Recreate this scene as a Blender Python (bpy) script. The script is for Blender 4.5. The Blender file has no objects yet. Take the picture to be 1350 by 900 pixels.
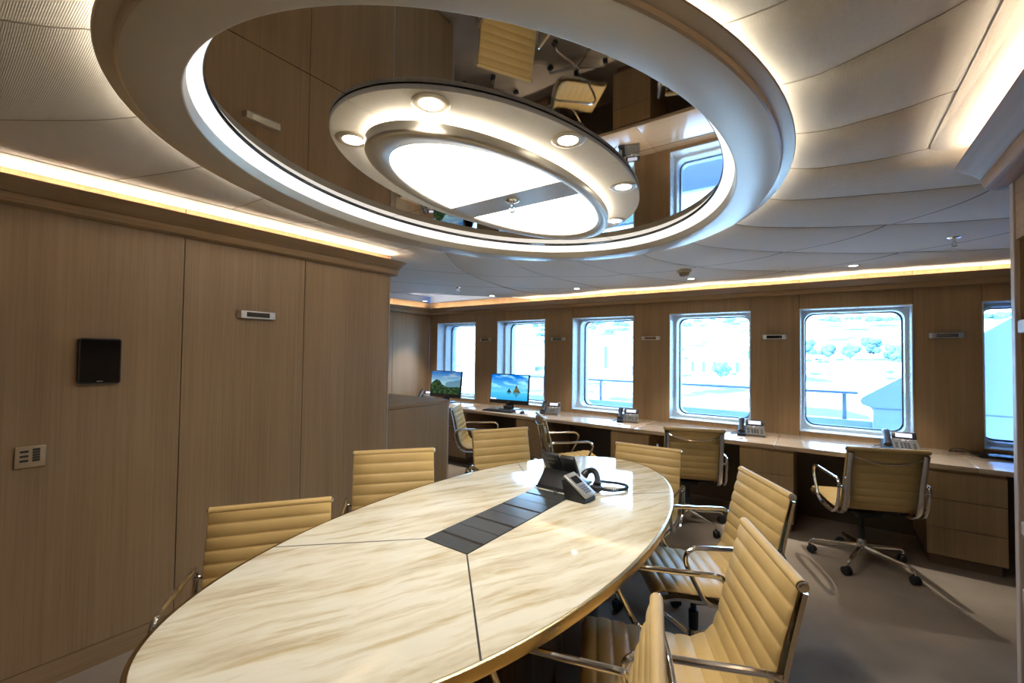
import bpy, bmesh, math, random
from mathutils import Vector, Matrix, noise
random.seed(7)
PI = math.pi
scn = bpy.context.scene
COL = scn.collection

# ------------------------------------------------------------------ materials
MATS = {}
def new_mat(name):
    m = bpy.data.materials.new(name); m.use_nodes = True
    nt = m.node_tree
    return m, nt, nt.nodes['Principled BSDF']
def N(nt, typ, **kw):
    n = nt.nodes.new(typ)
    for k, v in kw.items(): setattr(n, k, v)
    return n
def plain(name, col, rough=.5, metal=0., spec=.5, coat=0.):
    m, nt, b = new_mat(name)
    b.inputs['Base Color'].default_value = (*col, 1)
    b.inputs['Roughness'].default_value = rough
    b.inputs['Metallic'].default_value = metal
    b.inputs['Specular IOR Level'].default_value = spec
    b.inputs['Coat Weight'].default_value = coat
    # slight unevenness of finish
    tc = N(nt, 'ShaderNodeTexCoord'); nz = N(nt, 'ShaderNodeTexNoise')
    nz.inputs['Scale'].default_value = 30; nz.inputs['Detail'].default_value = 2
    mr = N(nt, 'ShaderNodeMapRange')
    mr.inputs[3].default_value = max(0, rough-.04); mr.inputs[4].default_value = rough+.04
    nt.links.new(tc.outputs['Object'], nz.inputs['Vector'])
    nt.links.new(nz.outputs['Fac'], mr.inputs[0]); nt.links.new(mr.outputs[0], b.inputs['Roughness'])
    return m
def emit(name, col, s):
    m = bpy.data.materials.new(name); m.use_nodes = True
    nt = m.node_tree; nt.nodes.clear()
    e = N(nt, 'ShaderNodeEmission'); o = N(nt, 'ShaderNodeOutputMaterial')
    e.inputs[0].default_value = (*col, 1); e.inputs[1].default_value = s
    nt.links.new(e.outputs[0], o.inputs[0])
    return m
def wood(name, light, dark, axis=2, rough=.38, spec=.4, coat=0.):
    m, nt, b = new_mat(name)
    g = N(nt, 'ShaderNodeNewGeometry'); mp = N(nt, 'ShaderNodeMapping')
    sc = [75, 75, 75]; sc[axis] = 1.3
    mp.inputs['Scale'].default_value = sc
    n1 = N(nt, 'ShaderNodeTexNoise'); n1.inputs['Scale'].default_value = 1; n1.inputs['Detail'].default_value = 6
    n1.inputs['Roughness'].default_value = .65
    mp2 = N(nt, 'ShaderNodeMapping'); sc2 = [9, 9, 9]; sc2[axis] = .35
    mp2.inputs['Scale'].default_value = sc2
    n2 = N(nt, 'ShaderNodeTexNoise'); n2.inputs['Scale'].default_value = 1; n2.inputs['Detail'].default_value = 3
    mix = N(nt, 'ShaderNodeMath', operation='MULTIPLY_ADD')
    mix.inputs[1].default_value = .6
    sc3 = N(nt, 'ShaderNodeMath', operation='MULTIPLY'); sc3.inputs[1].default_value = .4
    cr = N(nt, 'ShaderNodeValToRGB')
    cr.color_ramp.elements[0].position = .36; cr.color_ramp.elements[0].color = (*dark, 1)
    cr.color_ramp.elements[1].position = .62; cr.color_ramp.elements[1].color = (*light, 1)
    L = nt.links.new
    L(g.outputs['Position'], mp.inputs[0]); L(mp.outputs[0], n1.inputs['Vector'])
    L(g.outputs['Position'], mp2.inputs[0]); L(mp2.outputs[0], n2.inputs['Vector'])
    L(n2.outputs['Fac'], sc3.inputs[0]); L(n1.outputs['Fac'], mix.inputs[0]); L(sc3.outputs[0], mix.inputs[2])
    L(mix.outputs[0], cr.inputs[0]); L(cr.outputs[0], b.inputs['Base Color'])
    bp = N(nt, 'ShaderNodeBump'); bp.inputs['Strength'].default_value = .06; bp.inputs['Distance'].default_value = .002
    L(n1.outputs['Fac'], bp.inputs['Height']); L(bp.outputs[0], b.inputs['Normal'])
    b.inputs['Roughness'].default_value = rough; b.inputs['Specular IOR Level'].default_value = spec
    b.inputs['Coat Weight'].default_value = coat
    return m
OAK_L, OAK_D = (.365, .243, .133), (.272, .174, .089)
M_wall = wood('oak_veneer_upright', OAK_L, OAK_D, 2)
M_woody = wood('oak_veneer_along_y', OAK_L, OAK_D, 1, .5, .3)
M_woodx = wood('oak_veneer_along_x', OAK_L, OAK_D, 0)
M_ctop = wood('oak_counter_top', (.52, .405, .295), (.43, .325, .23), 0, .16, .5, .3)
M_ped = wood('dark_lacquered_veneer', (.11, .065, .035), (.06, .035, .02), 2, .12, .5, .6)
M_lilac = plain('pale_oak_edge', (.42, .36, .33), .4)
M_gap = plain('shadow_gap_black', (.02, .014, .01), .8)
M_base = plain('wood_baseboard_dark', (.16, .10, .06), .45)

def mat_marble():
    m, nt, b = new_mat('cream_marble'); L = nt.links.new
    g = N(nt, 'ShaderNodeNewGeometry'); mp = N(nt, 'ShaderNodeMapping')
    mp.inputs['Rotation'].default_value = (0, 0, math.radians(24))
    wn = N(nt, 'ShaderNodeTexNoise'); wn.inputs['Scale'].default_value = 2.2; wn.inputs['Detail'].default_value = 4
    ws = N(nt, 'ShaderNodeVectorMath', operation='SCALE'); ws.inputs['Scale'].default_value = .10
    wa = N(nt, 'ShaderNodeVectorMath', operation='ADD')
    L(g.outputs['Position'], wn.inputs['Vector']); L(wn.outputs['Color'], ws.inputs[0])
    L(g.outputs['Position'], wa.inputs[0]); L(ws.outputs[0], wa.inputs[1]); L(wa.outputs[0], mp.inputs[0])
    s1 = N(nt, 'ShaderNodeMapping'); s1.inputs['Scale'].default_value = (9, 1.5, 9)
    s2 = N(nt, 'ShaderNodeMapping'); s2.inputs['Scale'].default_value = (30, 3.4, 30); s2.inputs['Location'].default_value = (3, 5, 0)
    L(mp.outputs[0], s1.inputs[0]); L(mp.outputs[0], s2.inputs[0])
    a = N(nt, 'ShaderNodeTexNoise'); a.inputs['Scale'].default_value = 1; a.inputs['Detail'].default_value = 8; a.inputs['Roughness'].default_value = .6
    c = N(nt, 'ShaderNodeTexNoise'); c.inputs['Scale'].default_value = 1; c.inputs['Detail'].default_value = 6
    L(s1.outputs[0], a.inputs['Vector']); L(s2.outputs[0], c.inputs['Vector'])
    r1 = N(nt, 'ShaderNodeValToRGB'); e = r1.color_ramp.elements
    e[0].position = .38; e[0].color = (.57, .49, .35, 1)
    e[1].position = .56; e[1].color = (.77, .73, .60, 1)
    x = e.new(.45); x.color = (.68, .615, .46, 1)
    x = e.new(.66); x.color = (.74, .695, .56, 1)
    x = e.new(.76); x.color = (.62, .55, .43, 1)
    r2 = N(nt, 'ShaderNodeValToRGB'); e = r2.color_ramp.elements
    e[0].position = .30; e[0].color = (.69, .57, .37, 1)
    e[1].position = .48; e[1].color = (1, 1, 1, 1)
    mx = N(nt, 'ShaderNodeMix', data_type='RGBA', blend_type='MULTIPLY'); mx.inputs[0].default_value = .7
    L(a.outputs['Fac'], r1.inputs[0]); L(c.outputs['Fac'], r2.inputs[0])
    L(r1.outputs[0], mx.inputs[6]); L(r2.outputs[0], mx.inputs[7]); L(mx.outputs[2], b.inputs['Base Color'])
    b.inputs['Roughness'].default_value = .05; b.inputs['Specular IOR Level'].default_value = .5
    return m
M_marble = mat_marble()

def mat_leather():
    m, nt, b = new_mat('tan_leather'); L = nt.links.new
    tc = N(nt, 'ShaderNodeTexCoord')
    n = N(nt, 'ShaderNodeTexNoise'); n.inputs['Scale'].default_value = 14; n.inputs['Detail'].default_value = 3
    cr = N(nt, 'ShaderNodeValToRGB')
    cr.color_ramp.elements[0].color = (.55, .372, .140, 1); cr.color_ramp.elements[1].color = (.63, .44, .178, 1)
    v = N(nt, 'ShaderNodeTexVoronoi'); v.inputs['Scale'].default_value = 420
    bp = N(nt, 'ShaderNodeBump'); bp.inputs['Strength'].default_value = .08; bp.inputs['Distance'].default_value = .001
    L(tc.outputs['Object'], n.inputs['Vector']); L(tc.outputs['Object'], v.inputs['Vector'])
    L(n.outputs['Fac'], cr.inputs[0]); L(cr.outputs[0], b.inputs['Base Color'])
    L(v.outputs['Distance'], bp.inputs['Height']); L(bp.outputs[0], b.inputs['Normal'])
    b.inputs['Roughness'].default_value = .42; b.inputs['Specular IOR Level'].default_value = .45
    return m
M_leather = mat_leather()

C0 = (-1.21, 1.67)           # centre of the table and of the ceiling ring above it
def mat_fabric(name, seams=False):
    m, nt, b = new_mat(name); L = nt.links.new
    g = N(nt, 'ShaderNodeNewGeometry')
    sx = N(nt, 'ShaderNodeSeparateXYZ'); L(g.outputs['Position'], sx.inputs[0])
    # woven dots
    def wave(sock):
        k = N(nt, 'ShaderNodeMath', operation='MULTIPLY'); k.inputs[1].default_value = 2*PI/.0085
        s = N(nt, 'ShaderNodeMath', operation='SINE'); L(sock, k.inputs[0]); L(k.outputs[0], s.inputs[0]); return s
    a = N(nt, 'ShaderNodeMath', operation='ADD'); c = N(nt, 'ShaderNodeMath', operation='SUBTRACT')
    L(sx.outputs[0], a.inputs[0]); L(sx.outputs[1], a.inputs[1]); L(sx.outputs[0], c.inputs[0]); L(sx.outputs[1], c.inputs[1])
    w1, w2 = wave(a.outputs[0]), wave(c.outputs[0])
    pr = N(nt, 'ShaderNodeMath', operation='MULTIPLY'); L(w1.outputs[0], pr.inputs[0]); L(w2.outputs[0], pr.inputs[1])
    bp = N(nt, 'ShaderNodeBump'); bp.inputs['Strength'].default_value = .35; bp.inputs['Distance'].default_value = .0014
    L(pr.outputs[0], bp.inputs['Height']); L(bp.outputs[0], b.inputs['Normal'])
    n = N(nt, 'ShaderNodeTexNoise'); n.inputs['Scale'].default_value = 60
    cr = N(nt, 'ShaderNodeValToRGB')
    cr.color_ramp.elements[0].color = (.68, .635, .56, 1); cr.color_ramp.elements[1].color = (.75, .71, .635, 1)
    L(g.outputs['Position'], n.inputs['Vector']); L(n.outputs['Fac'], cr.inputs[0])
    col = cr.outputs[0]
    if seams:
        for (ax, bx) in ((2.07, 2.32), (2.86, 3.08)):
            def sq(sock, cen, s):
                p = N(nt, 'ShaderNodeMath', operation='SUBTRACT'); p.inputs[1].default_value = cen
                q = N(nt, 'ShaderNodeMath', operation='DIVIDE'); q.inputs[1].default_value = s
                r = N(nt, 'ShaderNodeMath', operation='POWER'); r.inputs[1].default_value = 2
                ab = N(nt, 'ShaderNodeMath', operation='ABSOLUTE')
                L(sock, p.inputs[0]); L(p.outputs[0], q.inputs[0]); L(q.outputs[0], ab.inputs[0]); L(ab.outputs[0], r.inputs[0]); return r
            X, Y = sq(sx.outputs[0], C0[0], ax), sq(sx.outputs[1], C0[1], bx)
            s = N(nt, 'ShaderNodeMath', operation='ADD'); L(X.outputs[0], s.inputs[0]); L(Y.outputs[0], s.inputs[1])
            d = N(nt, 'ShaderNodeMath', operation='SUBTRACT'); d.inputs[1].default_value = 1; L(s.outputs[0], d.inputs[0])
            ab = N(nt, 'ShaderNodeMath', operation='ABSOLUTE'); L(d.outputs[0], ab.inputs[0])
            lt = N(nt, 'ShaderNodeMath', operation='LESS_THAN'); lt.inputs[1].default_value = .0055; L(ab.outputs[0], lt.inputs[0])
            mx = N(nt, 'ShaderNodeMix', data_type='RGBA'); L(lt.outputs[0], mx.inputs[0]); L(col, mx.inputs[6])
            mx.inputs[7].default_value = (.30, .26, .21, 1); col = mx.outputs[2]
    L(col, b.inputs['Base Color'])
    b.inputs['Roughness'].default_value = .75; b.inputs['Specular IOR Level'].default_value = .25
    return m
M_fabric = mat_fabric('woven_ceiling_fabric', True)
M_fabric2 = mat_fabric('woven_panel_fabric')

def mat_carpet():
    m, nt, b = new_mat('taupe_carpet'); L = nt.links.new
    g = N(nt, 'ShaderNodeNewGeometry')
    n = N(nt, 'ShaderNodeTexNoise'); n.inputs['Scale'].default_value = 2.2; n.inputs['Detail'].default_value = 5
    n2 = N(nt, 'ShaderNodeTexNoise'); n2.inputs['Scale'].default_value = 240
    ad = N(nt, 'ShaderNodeMath', operation='MULTIPLY_ADD'); ad.inputs[1].default_value = .35
    cr = N(nt, 'ShaderNodeValToRGB')
    cr.color_ramp.elements[0].position = .45; cr.color_ramp.elements[0].color = (.25, .20, .155, 1)
    cr.color_ramp.elements[1].position = .9; cr.color_ramp.elements[1].color = (.38, .31, .245, 1)
    bp = N(nt, 'ShaderNodeBump'); bp.inputs['Strength'].default_value = .4; bp.inputs['Distance'].default_value = .003
    L(g.outputs['Position'], n.inputs['Vector']); L(g.outputs['Position'], n2.inputs['Vector'])
    L(n2.outputs['Fac'], ad.inputs[0]); L(n.outputs['Fac'], ad.inputs[2]); L(ad.outputs[0], cr.inputs[0])
    L(cr.outputs[0], b.inputs['Base Color']); L(n2.outputs['Fac'], bp.inputs['Height']); L(bp.outputs[0], b.inputs['Normal'])
    b.inputs['Roughness'].default_value = .95; b.inputs['Specular IOR Level'].default_value = .1
    return m
M_carpet = mat_carpet()
M_champ = plain('champagne_satin_paint', (.51, .455, .36), .34, .35)
M_chrome = plain('polished_aluminium', (.82, .80, .77), .07, 1.)
M_gold = plain('brushed_bronze_edge', (.55, .42, .24), .25, 1.)
M_steel = plain('brushed_nickel', (.62, .56, .46), .3, 1.)
M_black = plain('black_plastic', (.018, .018, .02), .4)
M_gloss = plain('black_glass', (.006, .006, .007), .04, 0, .6)
M_slate = plain('dark_anodised_lid', (.105, .108, .105), .2, .5)
M_grey = plain('grey_phone_plastic', (.13, .125, .115), .45)
M_silver = plain('silver_plastic', (.6, .58, .55), .28, .7)
M_rubber = plain('black_rubber', (.012, .012, .012), .6)
M_mirror = plain('bronze_mirror', (.56, .52, .47), .004, 1.)
M_white = plain('pale_blue_window_lacquer', (.62, .72, .80), .28)
M_hull = plain('hull_paint_blue_shade', (.35, .43, .58), .3)  # white hull paint with the blue outdoor shade put into its colour
M_railp = plain('grey_rail', (.24, .27, .30), .35, .4)
M_teak = wood('grey_teak_deck', (.42, .38, .33), (.34, .30, .26), 0)
M_cordm = plain('black_cable', (.015, .015, .016), .5)
WARM = (1.0, .80, .56)
M_led = emit('led_strip_warm_white', (1, .93, .80), 26.0)
M_led2 = emit('led_strip_lamp', (1, .90, .74), 13.0)
M_ledcove = emit('led_strip_amber_white', (1, .83, .64), 24.0)
M_diff = emit('opal_cove_diffuser', (1, .97, .92), .8)
M_panel = emit('opal_light_panel', (1, .965, .90), 4.0)
M_lens = emit('downlight_lens', (1, .93, .8), 14.0)
M_lcd = emit('phone_display_backlit', (.80, .82, 1.0), .75)

def mat_glass():
    m = bpy.data.materials.new('window_glass'); m.use_nodes = True
    nt = m.node_tree; nt.nodes.clear(); L = nt.links.new
    t = N(nt, 'ShaderNodeBsdfTransparent'); t.inputs[0].default_value = (.80, .92, 1.0, 1)
    gl = N(nt, 'ShaderNodeBsdfGlossy'); gl.inputs['Roughness'].default_value = .01
    fr = N(nt, 'ShaderNodeFresnel'); fr.inputs[0].default_value = 1.45
    mx = N(nt, 'ShaderNodeMixShader'); o = N(nt, 'ShaderNodeOutputMaterial')
    L(fr.outputs[0], mx.inputs[0]); L(t.outputs[0], mx.inputs[1]); L(gl.outputs[0], mx.inputs[2]); L(mx.outputs[0], o.inputs[0])
    return m
M_glass = mat_glass()
def mat_screen():
    m = bpy.data.materials.new('lit_screen'); m.use_nodes = True
    nt = m.node_tree; nt.nodes.clear()
    a = N(nt, 'ShaderNodeAttribute', attribute_name='pix'); e = N(nt, 'ShaderNodeEmission'); o = N(nt, 'ShaderNodeOutputMaterial')
    e.inputs[1].default_value = 1.0
    nt.links.new(a.outputs['Color'], e.inputs[0]); nt.links.new(e.outputs[0], o.inputs[0])
    return m
M_screen = mat_screen()

# ------------------------------------------------------------------ mesh helpers
class MB:
    def __init__(s): s.bm = bmesh.new()
    def box(s, x0, x1, y0, y1, z0, z1, bev=0., seg=2, mtx=None):
        r = bmesh.ops.create_cube(s.bm, size=1)
        vs = r['verts']
        for v in vs:
            v.co = Vector((x0+(v.co.x+.5)*(x1-x0), y0+(v.co.y+.5)*(y1-y0), z0+(v.co.z+.5)*(z1-z0)))
        if bev > 0:
            es = list({e for v in vs for e in v.link_edges})
            r = bmesh.ops.bevel(s.bm, geom=es, offset=bev, segments=seg, affect='EDGES', profile=.5)
            vs = list({v for f in r['faces'] for v in f.verts} | {v for v in vs if v.is_valid})
        if mtx is not None:
            for v in vs: v.co = mtx @ v.co
        return s
    def tube(s, pts, r, n=10, closed=False, caps=True, flat=1.0):
        pts = [Vector(p) for p in pts]; m = len(pts); rings = []
        prev = None
        for i, p in enumerate(pts):
            if closed: d = (pts[(i+1) % m]-pts[i-1])
            else: d = pts[min(i+1, m-1)]-pts[max(i-1, 0)]
            d.normalize()
            if prev is None:
                a = Vector((0, 0, 1)) if abs(d.z) < .9 else Vector((1, 0, 0))
                u = d.cross(a).normalized()
            else:
                u = (prev - d*prev.dot(d)).normalized()
            prev = u; w = d.cross(u)
            rr = r[i] if isinstance(r, (list, tuple)) else r
            rings.append([s.bm.verts.new(p+u*rr*math.cos(2*PI*k/n)+w*rr*flat*math.sin(2*PI*k/n)) for k in range(n)])
        for i in range(m if closed else m-1):
            A, B = rings[i], rings[(i+1) % m]
            for k in range(n): s.bm.faces.new((A[k], A[(k+1) % n], B[(k+1) % n], B[k]))
        if caps and not closed:
            s.bm.faces.new(list(reversed(rings[0]))); s.bm.faces.new(rings[-1])
        return s
    def loft(s, rings, closed=True, caps=True, loop=False):
        R = [[s.bm.verts.new(p) for p in r] for r in rings]; n = len(R[0]); m = len(R)
        for i in range(m if loop else m-1):
            A, B = R[i], R[(i+1) % m]
            for k in range(n if closed else n-1):
                s.bm.faces.new((A[k], A[(k+1) % n], B[(k+1) % n], B[k]))
        if caps and closed and not loop:
            s.bm.faces.new(list(reversed(R[0]))); s.bm.faces.new(R[-1])
        return s
    def prism(s, poly, z0, z1, bev=0):
        a = [s.bm.verts.new((x, y, z0)) for x, y in poly]; b = [s.bm.verts.new((x, y, z1)) for x, y in poly]; n = len(poly)
        fs = [s.bm.faces.new(list(reversed(a))), s.bm.faces.new(b)]
        for i in range(n): fs.append(s.bm.faces.new((a[i], a[(i+1) % n], b[(i+1) % n], b[i])))
        if bev:
            es = list(fs[0].edges)+list(fs[1].edges)
            bmesh.ops.bevel(s.bm, geom=es, offset=bev, segments=2, affect='EDGES', profile=.5)
        return s
    def lathe(s, prof, n=24, c=(0, 0, 0), mtx=None):
        rings = []
        for r, z in prof:
            rg = [Vector((c[0]+max(r, 1e-4)*math.cos(2*PI*k/n), c[1]+max(r, 1e-4)*math.sin(2*PI*k/n), c[2]+z)) for k in range(n)]
            if mtx is not None: rg = [mtx @ p for p in rg]
            rings.append(rg)
        return s.loft(rings)
    def sphere(s, c, r, sub=2):
        q = bmesh.ops.create_icosphere(s.bm, subdivisions=sub, radius=1)
        rr = r if isinstance(r, (tuple, list)) else (r, r, r)
        for v in q['verts']: v.co = Vector((c[0]+v.co.x*rr[0], c[1]+v.co.y*rr[1], c[2]+v.co.z*rr[2]))
        return s
    def build(s, name, mat, parent=None, smooth=True, angle=35):
        bmesh.ops.recalc_face_normals(s.bm, faces=s.bm.faces)
        if smooth:
            lim = math.radians(angle)
            for f in s.bm.faces: f.smooth = True
            for e in s.bm.edges:
                if len(e.link_faces) == 2 and e.calc_face_angle(0) > lim: e.smooth = False
        me = bpy.data.meshes.new(name); s.bm.to_mesh(me); s.bm.free()
        me.materials.append(mat)
        o = bpy.data.objects.new(name, me); COL.objects.link(o)
        if parent is not None: o.parent = parent
        return o
def tag(o, label, cat, group=None, kind='thing'):
    o['label'] = label; o['category'] = cat; o['kind'] = kind
    if group: o['group'] = group
    return o
def thing(name, loc, label, cat, rz=0., group=None):
    o = bpy.data.objects.new(name, None); o.empty_display_size = .05
    COL.objects.link(o); o.location = loc; o.rotation_euler = (0, 0, rz)
    return tag(o, label, cat, group)
def struct(o): o['kind'] = 'structure'; return o
def ell(a, b, n=128, c=(0, 0), e=2.0):
    P = []
    for i in range(n):
        t = 2*PI*i/n; ct, st = math.cos(t), math.sin(t)
        P.append((c[0]+a*math.copysign(abs(ct)**(2/e), ct), c[1]+b*math.copysign(abs(st)**(2/e), st)))
    return P
def ell_loft(mb, prof, n=160, c=(0, 0), loop=False, caps=False, e=2.0):
    rings = [[(x, y, z) for x, y in ell(a, b, n, c, e)] for a, b, z in prof]
    mb.loft(rings, True, caps, loop); return mb
def rrect(w, h, r, n=8, cx=0, cy=0):
    P = []
    for (sx, sy, a0) in ((1, 1, 0), (-1, 1, 90), (-1, -1, 180), (1, -1, 270)):
        for k in range(n+1):
            a = math.radians(a0+90*k/n)
            P.append((cx+sx*(w/2-r)+r*math.cos(a), cy+sy*(h/2-r)+r*math.sin(a)))
    return P
def bez(pts, n=8):
    """Catmull-Rom through points."""
    P = [Vector(p) for p in pts]; out = []
    for i in range(len(P)-1):
        p0 = P[i-1] if i else P[0]*2-P[1]; p1, p2 = P[i], P[i+1]
        p3 = P[i+2] if i+2 < len(P) else P[-1]*2-P[-2]
        for k in range(n):
            t = k/n
            out.append(.5*((2*p1)+(p2-p0)*t+(2*p0-5*p1+4*p2-p3)*t*t+(3*p1-p0-3*p2+p3)*t**3))
    out.append(P[-1]); return out

XL, XR, YW, YB = -2.80, .522, 5.06, -1.70      # left wall, right wall, window wall, wall behind
YE, YR = 2.235, 2.215                          # where the two side walls end
XE, XF = -5.31, 2.40                          # far end wall (left), side wall far right
ZC = 2.262

# ------------------------------------------------------------------ floor, walls
mb = MB(); mb.box(XE-.2, XF+.2, YB-.2, YW+.3, -.12, 0)
struct(mb.build('floor', M_carpet, smooth=False))

def panel_wall(name, axis, pos, depth, cuts, z0, z1, mat, sgn):
    """upright veneer panels with thin shadow gaps; face at pos, body behind it."""
    mb = MB(); g = .002
    for a, b in zip(cuts[:-1], cuts[1:]):
        if axis == 'x': mb.box(min(pos, pos+sgn*depth), max(pos, pos+sgn*depth), a+g, b-g, z0, z1)
        else: mb.box(a+g, b-g, min(pos, pos+sgn*depth), max(pos, pos+sgn*depth), z0, z1)
    w = mb.build(name, mat, smooth=False); struct(w)
    mb = MB()
    p = pos+sgn*.006; q = pos+sgn*(depth-.002)
    if axis == 'x': mb.box(min(p, q), max(p, q), cuts[0]+.01, cuts[-1]-.01, z0+.002, z1-.002)
    else: mb.box(cuts[0]+.01, cuts[-1]-.01, min(p, q), max(p, q), z0+.002, z1-.002)
    k = mb.build('panel_gap', M_gap, w, False)
    return w
lw = panel_wall('wall_left', 'x', XL, .10, [YB, -1.16, -.49, .18, .865, 1.535, YE-.012], .105, 2.30, M_wall, -1)
mb = MB(); mb.box(XL-.10, XL+.001, YE-.012, YE, .0, 2.30); mb.build('corner_trim', M_lilac, lw, False)
mb = MB(); mb.box(XL-.095, XL-.002, YB, YE-.012, 0, .101); struct(mb.build('baseboard_left', M_woody, smooth=False))
panel_wall('wall_partition', 'y', YE, .09, [XE, -4.5, -3.7, XL-.10], 0., 2.30, M_wall, -1)
panel_wall('wall_end', 'x', XE, .10, [YE, 2.9, 3.6, 4.3, YW], 0., 2.30, M_wall, -1)
panel_wall('wall_back', 'y', YB, .10, [XL, -1.9, -1.1, -.3, XR], 0., 2.30, M_wall, -1)
panel_wall('wall_far_right', 'x', XF, .10, [YR, 3.1, 4.0, YW], 0., 2.30, M_wall, 1)
panel_wall('wall_return', 'y', YR, .05, [XR+.36, 1.4, XF], 0., 2.30, M_wall, -1)

# window wall -------------------------------------------------
WX0, WP, WW, WZ0, WZ1 = -5.13, 1.2335, .818, .778, 1.962
WINS = [(WX0+WP*k, WX0+WP*k+WW) for k in range(6)]
mb = MB(); g = .002
xs = [XE]
for a, b in WINS: xs += [a, b]
xs.append(XF)
for i in range(len(xs)-1):
    a, b = xs[i]+g, xs[i+1]-g
    if i % 2 == 0: mb.box(a, b, YW, YW+.03, 0, 2.30)
    else:
        mb.box(a, b, YW, YW+.03, 0, WZ0); mb.box(a, b, YW, YW+.03, WZ1, 2.30)
ww = struct(mb.build('wall_front', M_wall, smooth=False))
mb = MB()
for x in xs: mb.box(x-.006, x+.006, YW+.007, YW+.029, .001, 2.299)
mb.build('panel_gap', M_gap, ww, False)
mb = MB()
for i in range(len(xs)-1):
    a, b = xs[i], xs[i+1]
    if i % 2 == 0: mb.box(a-.004, b+.004, YW+.008, YW+.40, -.1, 2.42)
    else:
        mb.box(a+.004, b-.004, YW+.008, YW+.40, -.1, WZ0-.003); mb.box(a+.004, b-.004, YW+.008, YW+.40, WZ1+.003, 2.42)
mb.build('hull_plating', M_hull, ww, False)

def make_window(k, x0, x1):
    cx, cz = (x0+x1)/2, (WZ0+WZ1)/2; w, h = x1-x0, WZ1-WZ0
    def ring(poly, y): return [(cx+px, y, cz+pz) for px, pz in poly]
    n = 8
    mb = MB()
    outer = rrect(w, h, .004, n); o2 = rrect(w-.018, h-.018, .004, n); o3 = rrect(w-.022, h-.022, .006, n)
    iw, ih = w-.050, h-.050
    i1 = rrect(iw, ih, .085, n); i2 = rrect(iw-.020, ih-.020, .080, n)
    mb.loft([ring(outer, YW+.03), ring(outer, YW-.006), ring(o2, YW-.006), ring(o3, YW+.145),
             ring(i1, YW+.149), ring(i2, YW+.160), ring(i2, YW+.295)], True, False)
    f = struct(mb.build('window_%d' % k, M_white, angle=30))
    mb = MB()
    g1 = rrect(iw-.036, ih-.036, .075, n)
    mb.loft([ring(i2, YW+.290), ring(g1, YW+.290), ring(g1, YW+.306), ring(i2, YW+.306)], True, False)
    mb.build('window_gasket', M_black, f)
    mb = MB(); mb.loft([ring(rrect(iw-.022, ih-.022, .08, n), YW+.295), ring(rrect(iw-.022, ih-.022, .08, n), YW+.303)])
    mb.build('window_pane', M_glass, f)
    mb = MB()
    mb.loft([ring(i2, YW+.306), ring(rrect(iw-.040, ih-.040, .08, n), YW+.310), ring(rrect(iw-.02, ih-.02, .09, n), YW+.405), ring(rrect(w+.01, h+.01, .02, n), YW+.405)], True, False)
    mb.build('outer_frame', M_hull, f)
for k, (a, b) in enumerate(WINS): make_window(k+1, a, b)

# ------------------------------------------------------------------ ceiling of fanned fabric panels
RING_O, RING_I = (1.137, 1.457), (.945, 1.28)
def mir(L): return [(2*C0[0]-x, y) for x, y in L]
R1 = [(-.18, 1.10), (.25, .99), (.6, .9), (2.6, .4)]
R2 = [(-.07, 1.43), (.10, 1.355), (.24, 1.285), (.7, 1.06), (2.6, .2)]
R3 = [(-.06, 1.78), (.14, 1.748), (.31, 1.71), (.8, 1.6), (2.6, 1.2)]
R4 = [(-.13, 2.09), (.11, 2.13), (.32, 2.14), (.8, 2.15), (2.6, 2.1)]
R5 = [(-.20, 2.45), (.16, 2.58), (.48, 2.67), (1.2, 2.8), (2.6, 2.9)]
SE = [(-.39, 2.83), (-.04, 3.08), (.33, 3.25), (.8, 3.42), (2.6, 3.85)]
SD = [(-.69, 3.18), (-.43, 3.52), (-.15, 3.77), (.26, 4.06), (.57, 4.21), (1.03, 4.38), (2.6, 4.75)]
SC = [(-1.1, 3.41), (-.94, 3.85), (-.65, 4.26), (-.3, 4.54), (.6, 5.3)]
SB = [(-1.65, 3.25), (-1.60, 3.6), (-1.53, 3.99), (-1.2, 4.65), (-.9, 5.3)]
SA = [(-1.97, 2.65), (-2.13, 2.95), (-2.22, 3.56), (-2.11, 4.55), (-2.0, 5.3)]
S0 = [(-2.22, 2.2), (-2.35, 2.37), (-2.59, 2.71), (-2.76, 3.03), (-3.01, 4.0), (-3.04, 4.77), (-3.04, 5.4)]
RM = [(-.29, .70), (.2, .52), (.8, .3), (2.6, -.4)]
RN = [(-.56, .43), (-.19, .16), (.4, -.3), (1.6, -1.9)]
N0 = [(-1.0, .28), (-.9, .0), (-.8, -1.9)]
L1 = [(-1.46, .25), (-1.56, .11), (-2.0, -.6), (-2.4, -1.9)]
L2 = [(-1.86, .43), (-2.23, .16), (-2.9, -.35), (-4.5, -1.9)]
L3 = [(-2.13, .70), (-2.62, .52), (-3.2, .3), (-5.5, -.5)]
L4 = [(-2.32, 1.03), (-2.58, 1.01), (-3.2, .97), (-5.5, .8)]
seams = [N0, RN, RM, R1, R2, R3, R4, R5, SE, SD, SC, SB, SA, S0, mir(R4)[:-1]+[(-5.5, 2.3)], mir(R3)[:-1]+[(-5.5, 1.6)], mir(R2)[:-1]+[(-5.5, 1.1)], L4, L3, L2, L1]
amps = [.008, .022, .024, .024, .024, .022, .020, .016, .012, .008, .006, 0, -.004, -.010, -.014, -.014, -.014, -.014, -.016, -.016, -.004]
NV = 44
PIL = [.014, .020, .026, .026, .026, .026, .024, .024, .021, .016, .014, .014, .014, .012, .014, .014, .014, .014, .014, .014, .014]
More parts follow.
